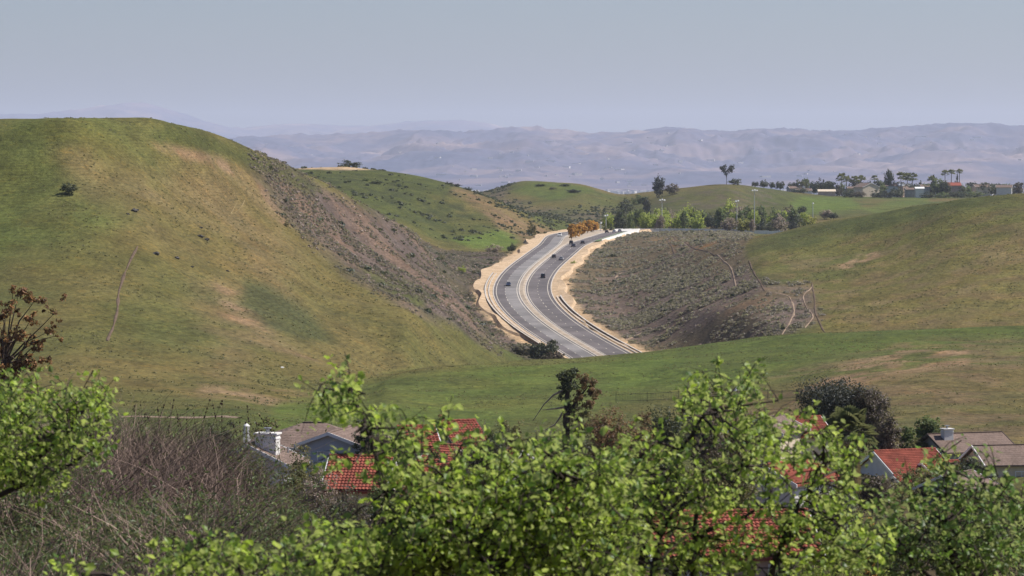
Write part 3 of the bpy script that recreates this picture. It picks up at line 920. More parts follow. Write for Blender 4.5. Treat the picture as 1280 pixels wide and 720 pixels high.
def plant(name, label, cat, shape, leaf, loc, w, h, leafsize, ncl, per, seed, group=None, bark=None, rz=None, trunk_r=None, clump=None):
    rng = np.random.default_rng(seed)
    root = thing(name, label, cat, loc, rng.uniform(0, 6.28) if rz is None else rz, group)
    L, th = shape_lobes(shape, w, h, rng)
    P, Nn, val, C = crown_pts(L, ncl, per, clump or min(w, h) * 0.115, rng)
    V, Fq = leaf_quads(P, Nn, leafsize * (0.7 + 0.6 * rng.random(len(P))), rng)
    ok = np.repeat(P[:, 2] > -0.1, 1)
    link('crown', mesh_data('crown', V, Fq, L_[leaf], {'v': np.repeat(val, 4)}), root)
    mb = MB()
    tr = trunk_r or max(0.06, h * 0.022)
    woody(mb, (0, 0, -0.6), (0, 0, h * max(th, .3)), tr, L, rng, 8, C)
    mb.build('trunk', bark or BARK, root)
    return root

# small far plants share meshes: one prototype per shape, the foliage colour sits on each object
PROTO = {}
def proto(shape, v):
    if (shape, v) not in PROTO:
        rng = np.random.default_rng(900 + v * 17 + len(shape))
        L, th = shape_lobes(shape, 1.0, 1.0, rng)
        ncl, per = {'round': (90, 15), 'oval': (80, 15), 'column': (70, 14), 'bush': (70, 14), 'lone': (40, 12), 'lolly': (80, 15)}[shape]
        P, Nn, val, C = crown_pts(L, ncl, per, 0.13, rng)
        V, Fq = leaf_quads(P, Nn, 0.085 * (0.7 + 0.6 * rng.random(len(P))), rng, 0.8)
        me = mesh_data('crown', V, Fq, L_['dark'], {'v': np.repeat(val, 4)})
        mb = MB()
        woody(mb, (0, 0, -.15), (0, 0, max(th, .3)), .02, L, rng, 6, C)
        PROTO[(shape, v)] = (me, mb.data('trunk', BARK))
    return PROTO[(shape, v)]
def far_plant(name, label, cat, shape, leaf, px, ytop, wpx, d, v=0, group=None, loc=None, hmin=0.8):
    g = G(px, d) if loc is None else np.array(loc)
    d = g[1]
    h = max(hmin, at(px, ytop, d)[2] - g[2])
    w = wpx / F * d
    root = thing(name, label, cat, g, (px * 7.3) % 6.28, group)
    root.scale = (w, w, h)
    cm, tm = proto(shape, v)
    c = link('crown', cm, root)
    c.material_slots[0].link = 'OBJECT'
    c.material_slots[0].material = L_[leaf]
    link('trunk', tm, root)
    return root
def palm(name, label, loc, h, crown, nf, blades, seed, skirt=0.0, fan=True, trunk_r=0.22, group=None, lm='palm'):
    """fan palm: ringed trunk, fronds of pointed blades, a skirt of dead hanging fronds"""
    rng = np.random.default_rng(seed)
    root = thing(name, label, 'palm tree', loc, rng.uniform(0, 6), group)
    mb = MB()
    mb.tube(wiggle((0, 0, -0.6), (0, 0, h), 7, trunk_r * .15, rng), np.linspace(trunk_r * 1.25, trunk_r * .85, 7), 9)
    mb.build('trunk', BARK, root)
    def fronds(n, lo, hi, length, mbf, droop):
        for k in range(n):
            az = k * 2.399 + rng.uniform(-.3, .3)
            el = rng.uniform(lo, hi)
            D = np.array((math.cos(az) * math.cos(el), math.sin(az) * math.cos(el), math.sin(el)))
            side = np.array((-math.sin(az), math.cos(az), 0))
            upv = np.cross(side, D) * -1
            st = np.array((0, 0, h)) + D * 0.1
            ln = length * rng.uniform(.8, 1.1)
            tipbase = st + D * ln * .5
            mbf.tube(np.array([st, (st + tipbase) / 2 + (0, 0, .03), tipbase]), [0.03 * length / 1.6, .02 * length / 1.6, .015 * length / 1.6], 4, 0.5)
            vb = rng.uniform(.2, .8)
            for b in range(blades):
                f = (b / (blades - 1) - .5) * 2
                bd = D * math.cos(f * 1.35) + side * math.sin(f * 1.35)
                L1 = ln * .55 * (1 - .25 * abs(f))
                m1 = tipbase + bd * L1 * .55 + upv * L1 * .05
                m2 = tipbase + bd * L1 + np.array((0, 0, -droop * L1))
                wv = np.cross(bd, upv)
                wv = wv / (np.linalg.norm(wv) + 1e-9) * ln * .05 * (14 / max(blades, 8))
                mbf.add([tipbase, m1 - wv, m2, m1 + wv], np.array([(0, 1, 2), (0, 2, 3)]), np.clip(vb + rng.normal() * .12, 0, 1))
    mf = MB()
    fronds(nf, -0.35, 1.35, crown, mf, 0.3)
    mf.build('fronds', L_[lm], root)
    if skirt > 0:
        md = MB()
        hh = h
        for q in range(int(nf * 1.3)):
            h = hh - rng.uniform(0, skirt)
            fronds(1, -1.35, -0.75, crown * .8, md, 0.5)
        h = hh
        md.build('dead_fronds', L_['frond'], root)
    return root

# ------------------------------------------------------------------ scrub on the slopes (nobody could count it)
def scatter(mask, n, smin, smax, leaf, seed, per=22, ratio=0.65, ymin=800, ymax=3000):
    rng = np.random.default_rng(seed)
    area = np.gradient(gy)[:, None] * np.gradient(gu)[None, :] * gy[:, None]
    clump = sstep(-0.1, 0.35, fbm(GX * 0.7, GY * 1.3, 15, 16, 3)) * 0.94 + 0.06
    pr = (mask * area * clump * (GY > ymin) * (GY < ymax)).ravel()
    k = rng.choice(pr.size, n, p=pr / pr.sum())
    i, j = np.divmod(k, len(gpx))
    x = (gu[j] + (rng.random(n) - .5) * np.gradient(gu)[j]) * gy[i]
    y = gy[i] + (rng.random(n) - .5) * np.gradient(gy)[i]
    dm = np.full(n, 1e9)
    for q in TRAILS:
        for tx_, ty_ in q:
            dm = np.minimum(dm, (x - tx_) ** 2 + (y - ty_) ** 2)
    keep = dm > 2.0
    x, y = x[keep], y[keep]
    n = len(x)
    z = gz(x, y)
    s = smin + (smax - smin) * rng.random(n) ** 2
    D = rng.normal(size=(n, per, 3))
    D /= np.linalg.norm(D, axis=2)[..., None]
    D[..., 2] = np.abs(D[..., 2]) * ratio
    P = np.stack([x, y, z], 1)[:, None, :] + D * (s * .5)[:, None, None] * (.55 + .45 * rng.random((n, per)))[..., None]
    P[..., 2] += 0.05
    val = np.clip((.5 + .25 * rng.normal(size=n))[:, None] + .15 * rng.normal(size=(n, per)), 0, 1)
    V, Fq = leaf_quads(P.reshape(-1, 3), (D + rng.normal(size=D.shape) * .4 + (0, 0, .3)).reshape(-1, 3), np.repeat(s * .36, per), rng, .8)
    return V, Fq, np.repeat(val.ravel(), 4)
def scatter_obj(name, label, cat, mask, n, smin, smax, leaf, seed, **kw):
    V, Fq, v = scatter(mask, n, smin, smax, leaf, seed, **kw)
    tag(link(name, mesh_data(name, V, Fq, L_[leaf], {'v': v})), label, cat, kind='stuff')
L_['sageleft'] = leafmat('brown_purple_scrub', (0.072, 0.058, 0.056), (0.145, 0.116, 0.110), 0.4)
left_m = scrub_mask * (scrl > scrr)
scatter_obj('sage_scrub', 'grey sage scrub in clumps over the slope right of the road', 'scrub', scrub_mask * (scrr >= scrl), 15000, 0.6, 2.6, 'sage', 11, per=18)
scatter_obj('brown_scrub', 'brown purple brush covering the steep flank of the big hill left of the road', 'scrub', left_m, 17000, 0.5, 1.9, 'sageleft', 16, per=18)
scatter_obj('dry_scrub', 'dry pinkish grey brush mixed through the slopes beside the road', 'scrub', scrub_mask, 6000, 0.6, 2.0, 'grey', 12, per=18)
scatter_obj('green_scrub', 'dark green scrub dotted over the slopes and the hills behind', 'scrub', np.maximum(scrub_mask * .18, scrub2), 3200, 0.8, 3.6, 'dark', 13)
hillm = np.maximum(zone([(60,150),(240,150),(330,215),(420,330),(640,440),(470,470),(330,520),(60,520)], 470, 1150, 20), zone([(950,300),(1206,250),(1400,240),(1400,405),(1030,412)], 850, 1480, 20)) * (1 - scrub_mask)
scatter_obj('grass_tufts', 'low olive tufts scattered through the grass of the big hills', 'grass', hillm, 11000, 0.35, 1.1, 'olive', 14, per=8, ratio=.5, ymin=470)
ridgem = zone([(330,535),(480,466),(640,451),(800,441),(960,420),(1206,411),(1400,405),(1400,560),(330,560)], 440, 900, 10)
scatter_obj('grass_tufts', 'tussocks of green and straw coloured grass on the near ridge', 'grass', ridgem, 9000, 0.2, 0.6, 'olive', 15, per=8, ratio=.6, ymin=440, ymax=860)

# ------------------------------------------------------------------ plants on the middle hills
GB = 'dark shrubs on the far hills'
for k, (px, yt, wp, d, shp, lf, nm, lab) in enumerate([
    (437, 199, 34, 2010, 'bush', 'dark', 'shrub', 'wide dark shrub on the bare tan pad of the second hill'),
    (471, 240, 19, 1860, 'bush', 'dark', 'shrub', 'dark shrub halfway down the green second hill, right one of a touching pair'),
    (458, 243, 11, 1870, 'bush', 'mid', 'shrub', 'smaller shrub touching the left of the dark shrub on the second hill'),
    (561, 230, 12, 1960, 'bush', 'dark', 'shrub', 'dark shrub at the left end of the row on the second hill ridge'),
    (571, 232, 13, 1965, 'bush', 'pine', 'shrub', 'blackish shrub in the middle of the row on the second hill ridge'),
    (584, 234, 14, 1960, 'bush', 'dark', 'shrub', 'dark shrub near the right end of the row on the second hill ridge'),
    (595, 238, 8, 1955, 'bush', 'dark', 'shrub', 'smallest dark shrub ending the row on the second hill ridge'),
    (616, 250, 22, 2380, 'bush', 'dark', 'shrub', 'low dark shrub at the left foot of the small round hill'),
    (630, 254, 14, 2390, 'bush', 'pine', 'shrub', 'low blackish shrub just right of the shrub at the round hill foot'),
    (650, 257, 10, 2370, 'bush', 'dark', 'shrub', 'little dark shrub below the left shoulder of the round hill'),
    (675, 233, 15, 2680, 'round', 'dark', 'shrub', 'round dark shrub high on the small hill, leftmost of its four'),
    (691, 237, 10, 2650, 'bush', 'brown', 'shrub', 'small brownish shrub between the two dark shrubs of the round hill'),
    (706, 232, 15, 2680, 'round', 'dark', 'shrub', 'dark rounded shrub on the right shoulder of the small hill'),
    (717, 236, 20, 2620, 'round', 'pine', 'shrub', 'largest blackish shrub on the right side of the small hill'),
    (782, 245, 19, 2460, 'bush', 'dark', 'shrub', 'low wide dark shrub in the saddle between the two far hills'),
    (800, 242, 26, 2560, 'bush', 'mid', 'shrub', 'low green shrub strip leading up to the black pine'),
    (640, 303, 13, 1600, 'round', 'dark', 'shrub', 'dark green shrub at the right corner of the bright grass field'),
    (618, 304, 24, 1600, 'bush', 'grey', 'shrub', 'grey dry shrub beside the dark one below the bright grass field'),
    (665, 275, 12, 1800, 'bush', 'olive', 'shrub', 'olive shrub on the brown slope above the road bend'),
    (592, 338, 7, 1330, 'bush', 'olive', 'shrub', 'tiny olive shrub on the scrub bank left of the road'),
    (551, 318, 10, 1330, 'bush', 'olive', 'shrub', 'yellowish shrub in the scrub below the second hill'),
    (577, 331, 13, 1330, 'bush', 'bright', 'shrub', 'pale green shrub in the scrub left of the tan road bank'),
    (86, 226, 24, 905, 'bush', 'dark', 'shrub', 'dark shrub in the hollow at the left edge of the big hill'),
    (358, 278, 7, 1010, 'bush', 'olive', 'shrub', 'lone small shrub on the eroded pink slope of the big hill'),
    (717, 325, 9, 1500, 'bush', 'bright', 'shrub', 'small bright shrub on the right bank above the road bend'),
]):
    far_plant(nm, lab, 'shrub', shp, lf, px, yt, wp, d, k % 3, GB, loc=hit(86, 243, 600, 1200) if px == 86 else hit(px, yt + wp * .7, 900, 1500) if px in (551, 577, 592) else None, hmin=2.0)
HT = 'trees along the far hilltop'
far_plant('pine_tree', 'tall black pine on the left shoulder of the far grassy hill', 'tree', 'oval', 'pine', 824, 220, 19, 2560, 0, HT)
far_plant('pine_tree', 'lower dark tree touching the right side of the tall black pine', 'tree', 'bush', 'brown', 840, 227, 20, 2560, 1, HT)
far_plant('lone_tree', 'lone spindly tree with two tufted heads at the top of the far hill', 'tree', 'lone', 'pine', 908, 206, 19, 2650, 0, HT)
far_plant('shrub', 'dark bush at the foot of the lone spindly tree', 'shrub', 'bush', 'dark', 919, 222, 20, 2660, 1, HT)
for k, (px, yt, wp, lab) in enumerate([(944, 226, 11, 'leftmost dark round tree of the clump right of the lone tree'), (955, 224, 13, 'tallest dark round tree of the clump right of the lone tree'), (965, 227, 9, 'small dark tree in the dip of the clump right of the lone tree'), (975, 225, 13, 'rightmost dark round tree of the clump, next to the first villas')]):
    far_plant('dark_tree', lab, 'tree', 'round', 'dark', px, yt, wp, 2780, k % 3, HT)
OT = 'orange trees in the road median'
for k, (px, yt, wp, y, lab) in enumerate([(708, 280, 10, 1715, 'nearest and lowest orange tree at the tip of the median'), (713, 279, 13, 1745, 'second orange tree of the median, bulging over the roadway'), (721, 277, 13, 1785, 'middle orange tree of the median row'), (729, 274, 14, 1830, 'tallest deep orange tree of the median row'), (738, 276, 13, 1880, 'farthest orange tree at the right end of the median row')]):
    p = roadpt(y, 0.5)
    plant('orange_tree', lab, 'tree', 'round', 'orange', p, wp * y / F * 1.15, at(px, yt - 1, y)[2] - p[2], 2.4 * y / F, 110, 16, 640 + k, OT)
PT = 'trees around the car park'
for k, (px, yt, wp, d, shp, lf, lab) in enumerate([
    (757, 283, 7, 1990, 'column', 'olive', 'thin brownish conifer beside the road just right of the orange trees'),
    (764, 281, 7, 2010, 'column', 'dark', 'narrow dark conifer second from the orange trees'),
    (773, 264, 13, 2040, 'column', 'dark', 'broad dark conifer at the left corner of the car park'),
    (788, 264, 13, 2060, 'column', 'mid', 'mid green pointed tree next to the broad dark conifer'),
    (800, 263, 15, 2070, 'oval', 'mid', 'bluish green full tree in front of the dark hillside tree'),
    (808, 249, 15, 2200, 'oval', 'pine', 'tall blackish tree standing higher up behind the car park trees'),
    (822, 266, 24, 2040, 'round', 'bright', 'wide yellow green tree behind the bare pinkish tree'),
    (832, 261, 12, 2190, 'round', 'dark', 'dark tree behind the wide yellow green tree'),
    (851, 267, 21, 2050, 'round', 'bright', 'yellow green tree left of centre among the car park trees'),
    (861, 258, 13, 2180, 'oval', 'bright', 'tall light green tree rising behind the car park row'),
    (872, 268, 14, 2040, 'round', 'bright', 'small yellowish tree beside the white truck'),
    (876, 262, 14, 2190, 'round', 'dark', 'dark rounded tree behind the small yellowish tree'),
    (895, 265, 24, 2090, 'round', 'dark', 'broad dark green tree in the middle of the car park row'),
    (911, 249, 18, 2230, 'round', 'bright', 'light green tree high on the slope behind the broad dark tree'),
    (923, 258, 22, 2150, 'round', 'grey', 'leafless purple grey tree among the green car park trees'),
    (944, 254, 27, 2120, 'round', 'mid', 'largest full green tree behind the tallest light pole'),
    (966, 259, 18, 2120, 'round', 'mid', 'green tree with a lit top, right of the largest green tree'),
    (974, 266, 17, 2080, 'round', 'dark', 'dark tree below the lit green one at the hill edge'),
    (956, 274, 20, 2050, 'bush', 'dark', 'low dark hedge under the largest green tree'),
    (987, 257, 22, 2120, 'round', 'brown', 'grey brown bare tree left of the single lamp pole'),
    (992, 276, 9, 2040, 'bush', 'pine', 'blackish bush beside the tilted white sign at the hill edge'),
    (1003, 259, 11, 2300, 'oval', 'dark', 'narrow dark tree behind the yellow bush'),
    (1012, 268, 17, 2000, 'bush', 'yellow', 'bright yellow bush peeping over the right hill'),
    (1033, 263, 14, 2250, 'round', 'grey', 'leafless pinkish tree right of the single lamp pole'),
    (1042, 266, 10, 2240, 'round', 'dark', 'small dark tree at the right end of the car park trees'),
    (825, 271, 11, 1978, 'oval', 'grey', 'bare pinkish tree standing before the yellow green tree'),
    (912, 272, 16, 1978, 'round', 'grey', 'bare rounded pinkish tree in front of the white wall'),
    (929, 272, 15, 1980, 'round', 'yellow', 'yellow leaved tree right of the bare rounded one'),
    (940, 276, 9, 1978, 'oval', 'grey', 'slim bare tree at the start of the long white wall'),
]):
    far_plant('park_tree', lab, 'tree', shp, lf, px, yt - 1.5, wp * (1.05 if px < 812 else 1.4), d, k % 3, PT)

rngk = np.random.default_rng(65)
for k in range(34):
    px = 765 + k * 7.2 + rngk.uniform(-4, 4)
    far_plant('park_tree', 'leafy tree packed in the row behind the car park', 'tree', ('round', 'oval', 'bush')[k % 3], ('bright', 'mid', 'dark', 'bright', 'mid', 'grey')[k % 6], px, rngk.uniform(256, 270), rngk.uniform(15, 25), rngk.uniform(2030, 2160), k % 3, 'tree row behind the car park', hmin=4.0)
# ------------------------------------------------------------------ villas and palms on the far plateau, and houses below
def tile_mat():
    t = NT('red_clay_tiles')
    v = t.noise(9.0, 3, 0.8)
    c = t.ramp(v, [(0.25, (0.16, 0.045, 0.030)), (0.5, (0.29, 0.075, 0.048)), (0.75, (0.38, 0.135, 0.09))])
    t.base(t.mix(c, t.ramp(t.noise(0.8, 5, 0.7), [(0.3, 0.5), (0.7, 1.2)]), 1.0, 'MULTIPLY'), 0.85, 0.2)
    return t.m
TILE = tile_mat()
t = NT('brown_roof_shingles')
t.base(t.mix(t.ramp(t.noise(5.0, 4, 0.75), [(0.3, (0.10, 0.07, 0.055)), (0.7, (0.24, 0.175, 0.145))]), t.ramp(t.noise(0.7, 4, 0.6), [(0.3, 0.75), (0.7, 1.15)]), 1.0, 'MULTIPLY'), 0.9, 0.2)
t.bump(t.n('TexWave', {'Vector': t.n('TexCoord').outputs['Object'], 'Scale': 1.6, 'Distortion': 1.5}, bands_direction='Z').outputs['Fac'], 0.5, 0.05)
SHING = t.m
WHITE = plain('white_stucco', (0.70, 0.68, 0.65), 0.85, 0.2, 0.12, 0.7)
CREAM = plain('cream_stucco', (0.62, 0.52, 0.40), 0.85, 0.2, 0.15, 0.7)
PINKW = plain('pinkish_stucco', (0.55, 0.40, 0.33), 0.85, 0.2, 0.15, 0.7)
BLUEG = plain('blue_grey_siding', (0.42, 0.45, 0.50), 0.8, 0.2, 0.12, 0.7)
GREYW = plain('grey_stucco', (0.33, 0.32, 0.31), 0.85, 0.2, 0.15, 0.7)
TRIM = plain('white_trim_paint', (0.76, 0.75, 0.73), 0.6, 0.3, 0.1, 1.0)
DTRIM = plain('dark_brown_trim', (0.07, 0.05, 0.04), 0.7, 0.3, 0.2, 1.0)
GLASS = plain('dark_window_glass', (0.02, 0.024, 0.028), 0.08, 0.6, 0.1, 0.3)
METAL = plain('grey_galvanised_metal', (0.42, 0.43, 0.44), 0.45, 0.5, 0.15, 2.0, 0.6)
def roof_slopes(L, W, hw, pitch, over, tiles, tile_w=0.25):
    """two sloping slabs meeting on the ridge; tiles gives real barrel-tile relief"""
    mb = MB()
    tp = math.tan(pitch)
    run = W / 2 + over
    zr = hw + W / 2 * tp
    x0, x1 = -L / 2 - over, L / 2 + over
    for sg in (-1, 1):
        if tiles:
            nx = int((x1 - x0) / tile_w)
            nrw = int(run / math.cos(pitch) / 0.36)
            xs = np.linspace(x0, x1, nx * 6 + 1)
            prof = 0.055 * np.abs(np.sin(np.linspace(0, nx * PI, nx * 6 + 1)))
            tv = np.repeat(np.linspace(0, 1, nrw + 1), 2)[1:-1]
            lift = np.tile([0.0, 0.055], nrw)
            V = np.zeros((len(tv), len(xs), 3))
            V[..., 0] = xs[None, :]
            V[..., 1] = sg * tv[:, None] * run
            V[..., 2] = zr - tv[:, None] * run * tp + prof[None, :] + lift[:, None] + 0.06
            a, b = len(tv), len(xs)
            ii = np.arange(a - 1)[:, None] * b + np.arange(b - 1)[None, :]
            mb.add(V.reshape(-1, 3), np.stack([ii, ii + 1, ii + b + 1, ii + b], -1).reshape(-1, 4))
        poly = [(0, zr), (sg * run, zr - run * tp), (sg * run, zr - run * tp - 0.18), (0, zr - 0.18)]
        mb.prism([(y + sg * 0.004, z) for y, z in poly], 0, x0, x1)
    if tiles:
        n = int((x1 - x0) / 0.4)
        mb.tube(np.stack([np.linspace(x0, x1, n * 2), np.zeros(n * 2), np.full(n * 2, zr + 0.09)], 1), np.tile([0.15, 0.11], n), 8)
    else:
        mb.box((0, 0, zr + 0.03), (x1 - x0, 0.3, 0.08))
    return mb, zr
def hip_roof(L, W, hw, pitch, over):
    mb = MB()
    tp = math.tan(pitch)
    x, y = L / 2 + over, W / 2 + over
    ze = hw - over * tp
    zr = hw + W / 2 * tp
    rx = max(0.05, x - y)
    V = [(-x, -y, ze), (x, -y, ze), (x, y, ze), (-x, y, ze), (-rx, 0, zr), (rx, 0, zr), (-x, -y, ze - .18), (x, -y, ze - .18), (x, y, ze - .18), (-x, y, ze - .18)]
    mb.add(V, [np.array([(0, 1, 5, 4), (2, 3, 4, 5), (0, 6, 7, 1), (1, 7, 8, 2), (2, 8, 9, 3), (3, 9, 6, 0), (6, 9, 8, 7)]), np.array([(1, 2, 5), (3, 0, 4)])])
    mb.box((0, 0, zr + .03), (2 * rx, .3, .08))
    return mb, zr
def window(root, side, t_, z, w_, h_, L, W, frame=TRIM, bars=1):
    """a framed window on one wall: f front (-y), b back, l left gable, r right gable"""
    yw, o = {'f': (0, (t_, -W / 2)), 'b': (PI, (t_, W / 2)), 'l': (-PI / 2, (-L / 2, t_)), 'r': (PI / 2, (L / 2, t_))}[side]
    th = 0.1
    fr = MB()
    for bx in ((0, 0, h_ / 2 + .05, w_ + .2, .1), (0, 0, -h_ / 2 - .05, w_ + .3, .1), (-w_ / 2 - .05, 0, 0, .1, h_), (w_ / 2 + .05, 0, 0, .1, h_)):
        fr.box(bx[:3], (bx[3], th, bx[4]))
    for b in range(bars):
        fr.box(((b + 1) / (bars + 1) * w_ - w_ / 2, .01, 0), (.06, th * .6, h_ - .01))
    f = fr.build('window', frame, root)
    f.location = (o[0], o[1], z)
    f.rotation_euler = (0, 0, yw)
    MB().box((0, .025, 0), (w_ - .002, .03, h_ - .002)).build('pane', GLASS, f)
def house(label, loc, yaw, L, W, hw, pitch=24, roof=TILE, wall=WHITE, over=0.5, tiles=False, trim=TRIM, hip=False, wins=(), chim=None, group='houses below the near ridge', door=None, name='house', vents=()):
    root = thing(name, label, 'house', loc, yaw, group)
    pitch = R(pitch)
    tp = math.tan(pitch)
    zr = hw + W / 2 * tp
    mb = MB()
    if hip:
        mb.box((0, 0, hw / 2 - 1.2), (L, W, hw + 2.4 - 0.25))
        rm, zr = hip_roof(L, W, hw, pitch, over)
    else:
        mb.prism([(-W / 2, -2.4), (W / 2, -2.4), (W / 2, hw - .22), (0, zr - .22), (-W / 2, hw - .22)], 0, -L / 2, L / 2)
        rm, zr = roof_slopes(L, W, hw, pitch, over, tiles)
    mb.build('wall', wall, root)
    rf = rm.build('roof', roof, root)
    if not hip:
        run = W / 2 + over
        for x in (-L / 2 - over - .05, L / 2 + over + .05):
            fb = MB()
            for sg in (-1, 1):
                fb.prism([(sg * .004, zr + .05), (sg * (run + .05), zr - (run + .05) * tp + .05), (sg * (run + .05), zr - (run + .05) * tp - .24), (sg * .004, zr - .24)], 0, x - .045, x + .045)
            fb.build('fascia', trim, root)
    else:
        e = hw - over * tp
        fb = MB()
        for sg in (-1, 1):
            fb.box((0, sg * (W / 2 + over + .06), e - .1), (L + 2 * over + .1, .1, .24))
            fb.box((sg * (L / 2 + over + .06), 0, e - .1), (.1, W + 2 * over, .24))
        fb.build('fascia', trim, root)
    for w_ in wins:
        window(root, *w_[:5], L, W, *(w_[5:]))
    if door:
        side, t_, dw, dh, dm = door
        y = -W / 2 - .03 if side == 'f' else 0
        x = t_ if side == 'f' else (-L / 2 - .03 if side == 'l' else L / 2 + .03)
        y = y if side == 'f' else t_
        dd = MB().box((x, y, dh / 2), (dw, .08, dh) if side == 'f' else (.08, dw, dh)).build('door', dm, root)
        MB().box((x + (.4 * dw if side == 'f' else 0), y - (.07 if side == 'f' else -.3 * dw), 1.0), (.06, .06, .12)).build('handle', METAL, dd)
    for (cx, cy, cw, cd, top, cm) in (chim or ()):
        z0 = zr - abs(cy) * tp - .6
        c = MB()
        c.box((cx, cy, (z0 + top) / 2), (cw, cd, top - z0))
        c.box((cx, cy, top + .062), (cw + .22, cd + .22, .12))
        c.box((cx, cy, top - .3), (cw + .1, cd + .1, .1))
        ch = c.build('chimney', cm, rf)
        MB().tube([(cx, cy, top + .1), (cx, cy, top + .42)], [.14, .14], 8).box((cx, cy, top + .46), (.5, .5, .07)).build('chimney_cap', METAL, ch)
    for (cx, cy) in vents:
        z0 = zr - abs(cy) * tp
        MB().tube([(cx, cy, z0 - .2), (cx, cy, z0 + .45)], [.07, .07], 7).build('vent_pipe', METAL, rf)
    return root
def ground_under(px, d, dz=0):
    g = G(px, d)
    g[2] += dz
    return g
def house_at(px, y_ridge, d, hw, W, pitch=24, **kw):
    """stand a house so that its ridge is at the height seen in the photo"""
    p = at(px, y_ridge, d)
    zr = hw + W / 2 * math.tan(R(pitch))
    return (p[0], p[1], p[2] - zr), hw, W, pitch
def put(label, px, yr, d, yaw, L, W, hw, pitch=24, **kw):
    loc, hw, W, pitch = house_at(px, yr, d, hw, W, pitch)
    g = float(gz(loc[0], loc[1]))
    if loc[2] > g + 2.2:
        hw = hw + loc[2] - g - 0.3
        loc = (loc[0], loc[1], g + 0.3)
    return house(label, loc, R(yaw), L, W, hw, pitch, **kw)

# near houses
put('white house with a broad white chimney and white edged gable above the dry brush', 321, 552, 264, 78, 4.5, 5.6, 3.0, 25, roof=SHING, wall=WHITE, chim=[(-.9, -1.1, 1.2, 1.6, 4.95, WHITE)], wins=[('l', 0.5, 2.2, 1.2, 1.0)], vents=[(1.5, -2.0)])
put('house with a wide low brown grey shingle roof below the green ridge', 392, 528, 335, 4, 11, 9, 2.8, 22, roof=SHING, wall=CREAM, hip=True, wins=[('f', -2, 1.5, 1.4, 1.1)])
put('small blue grey house with one white framed window in its gable', 430, 535, 305, 78, 10, 5.2, 2.9, 20, roof=SHING, wall=BLUEG, wins=[('l', 0.5, 1.75, 0.95, 0.75)], over=0.35)
put('red tiled house half hidden by the brown brush, with a small white vent gable', 452, 571.5, 250, -6, 3.6, 7, 2.6, 27, tiles=True, wall=CREAM, wins=[('f', 1, 1.2, 1.2, 1.0)])
put('house with an orange gable roof and a dark window under pale trim', 520, 534, 290, 12, 2.2, 5, 2.8, 26, tiles=True, wall=PINKW, wins=[('f', -.2, 1.6, 1.0, .75)], door=('f', 2.0, .95, 2.1, DTRIM))
put('house with a steep red tiled roof and dark gable edge behind a leafy branch', 572, 527, 300, 24, 2.4, 6.5, 3.3, 28, tiles=True, wall=PINKW, trim=DTRIM, wins=[('l', 0, 2.2, 1.1, 1.0)])
put('house with a pale gable wall and low tiled roof right of the beige chimney', 598, 560, 285, -38, 8, 6, 3.0, 24, tiles=True, wall=WHITE, wins=[('f', 0, 1.6, 1.2, 1.0)])
put('low tiled house with a large beige banded chimney in front', 540, 583, 255, 30, 8, 7, 2.6, 25, tiles=True, wall=PINKW, chim=[(2.3, -1.3, 1.45, 1.15, 5.3, CREAM)], wins=[('f', -2, 1.4, 1.2, 1.0)])
put('house with a bright red tiled roof and tan gable below the iron fence', 992, 522, 385, 18, 5.5, 7, 3.0, 24, tiles=True, wall=CREAM, wins=[('l', 0, 2.0, 1.0, .9)])
put('house with white edged tan gable touching the bright red roof', 961, 521, 380, 64, 7, 5.5, 2.9, 24, roof=SHING, wall=CREAM, wins=[('l', 0, 1.8, 1.0, .8)])
put('small house with a red and brown gable roof deep among the leaves', 985, 578, 310, 55, 7, 5.5, 2.7, 25, tiles=True, wall=WHITE)
put('white house with a big red tiled roof and deep shaded window band', 1131, 563, 400, 25, 7.5, 8.4, 4.0, 27, tiles=True, wall=WHITE, over=.35, wins=[('f', -1.2, 3.1, 2.6, .7, TRIM, 2), ('l', -1, 2.0, 1.0, 1.0)], door=('f', 2.6, 1.0, 2.1, DTRIM))
put('low wing with a red tiled roof in front of the white house', 1140, 594, 391, 25, 4.2, 4.2, 1.4, 24, tiles=True, wall=WHITE, over=.3, wins=[('f', 0, .8, 1.0, .6)])
put('low red tiled garage right of the white house', 1180, 577, 398, 25, 5, 5.5, 2.4, 24, tiles=True, wall=WHITE, wins=[('f', 0, 1.3, 1.4, .9)])
put('shade-greyed house with a brown roof and square white chimney at the right', 1206, 541, 425, 20, 9, 8.5, 3.4, 22, roof=SHING, wall=GREYW, trim=DTRIM, chim=[(-3.0, -1.2, 1.2, 1.0, 5.7, WHITE)], wins=[('f', -2.4, 1.6, 1.2, 1.1), ('f', 1, 1.6, 1.6, 1.1)])  # grey wall colour paints in the shade on its front
put('house with a grey brown roof and small gable in front of the red garage', 1196, 591, 350, 58, 6.5, 5, 2.4, 24, roof=SHING, wall=GREYW, wins=[('l', 0, 1.4, 1.0, 1.0)])
put('long red tiled house mostly hidden behind the leafy branches at the bottom right', 905, 641, 195, 7, 8.5, 8, 2.8, 24, tiles=True, wall=PINKW, wins=[('f', -2, 1.5, 1.4, 1.1), ('f', 2.5, 1.5, 1.4, 1.1)])
put('tiled house barely seen through leaves in the bottom middle', 650, 618, 215, -14, 8, 7, 2.7, 25, tiles=True, wall=CREAM, wins=[('f', 0, 1.4, 1.3, 1.0)])
put('brown roofed house past the right edge of the leafy trees', 1262, 556, 400, 12, 8, 8, 3.2, 23, roof=SHING, wall=CREAM, wins=[('f', 0, 1.6, 1.4, 1.1)])
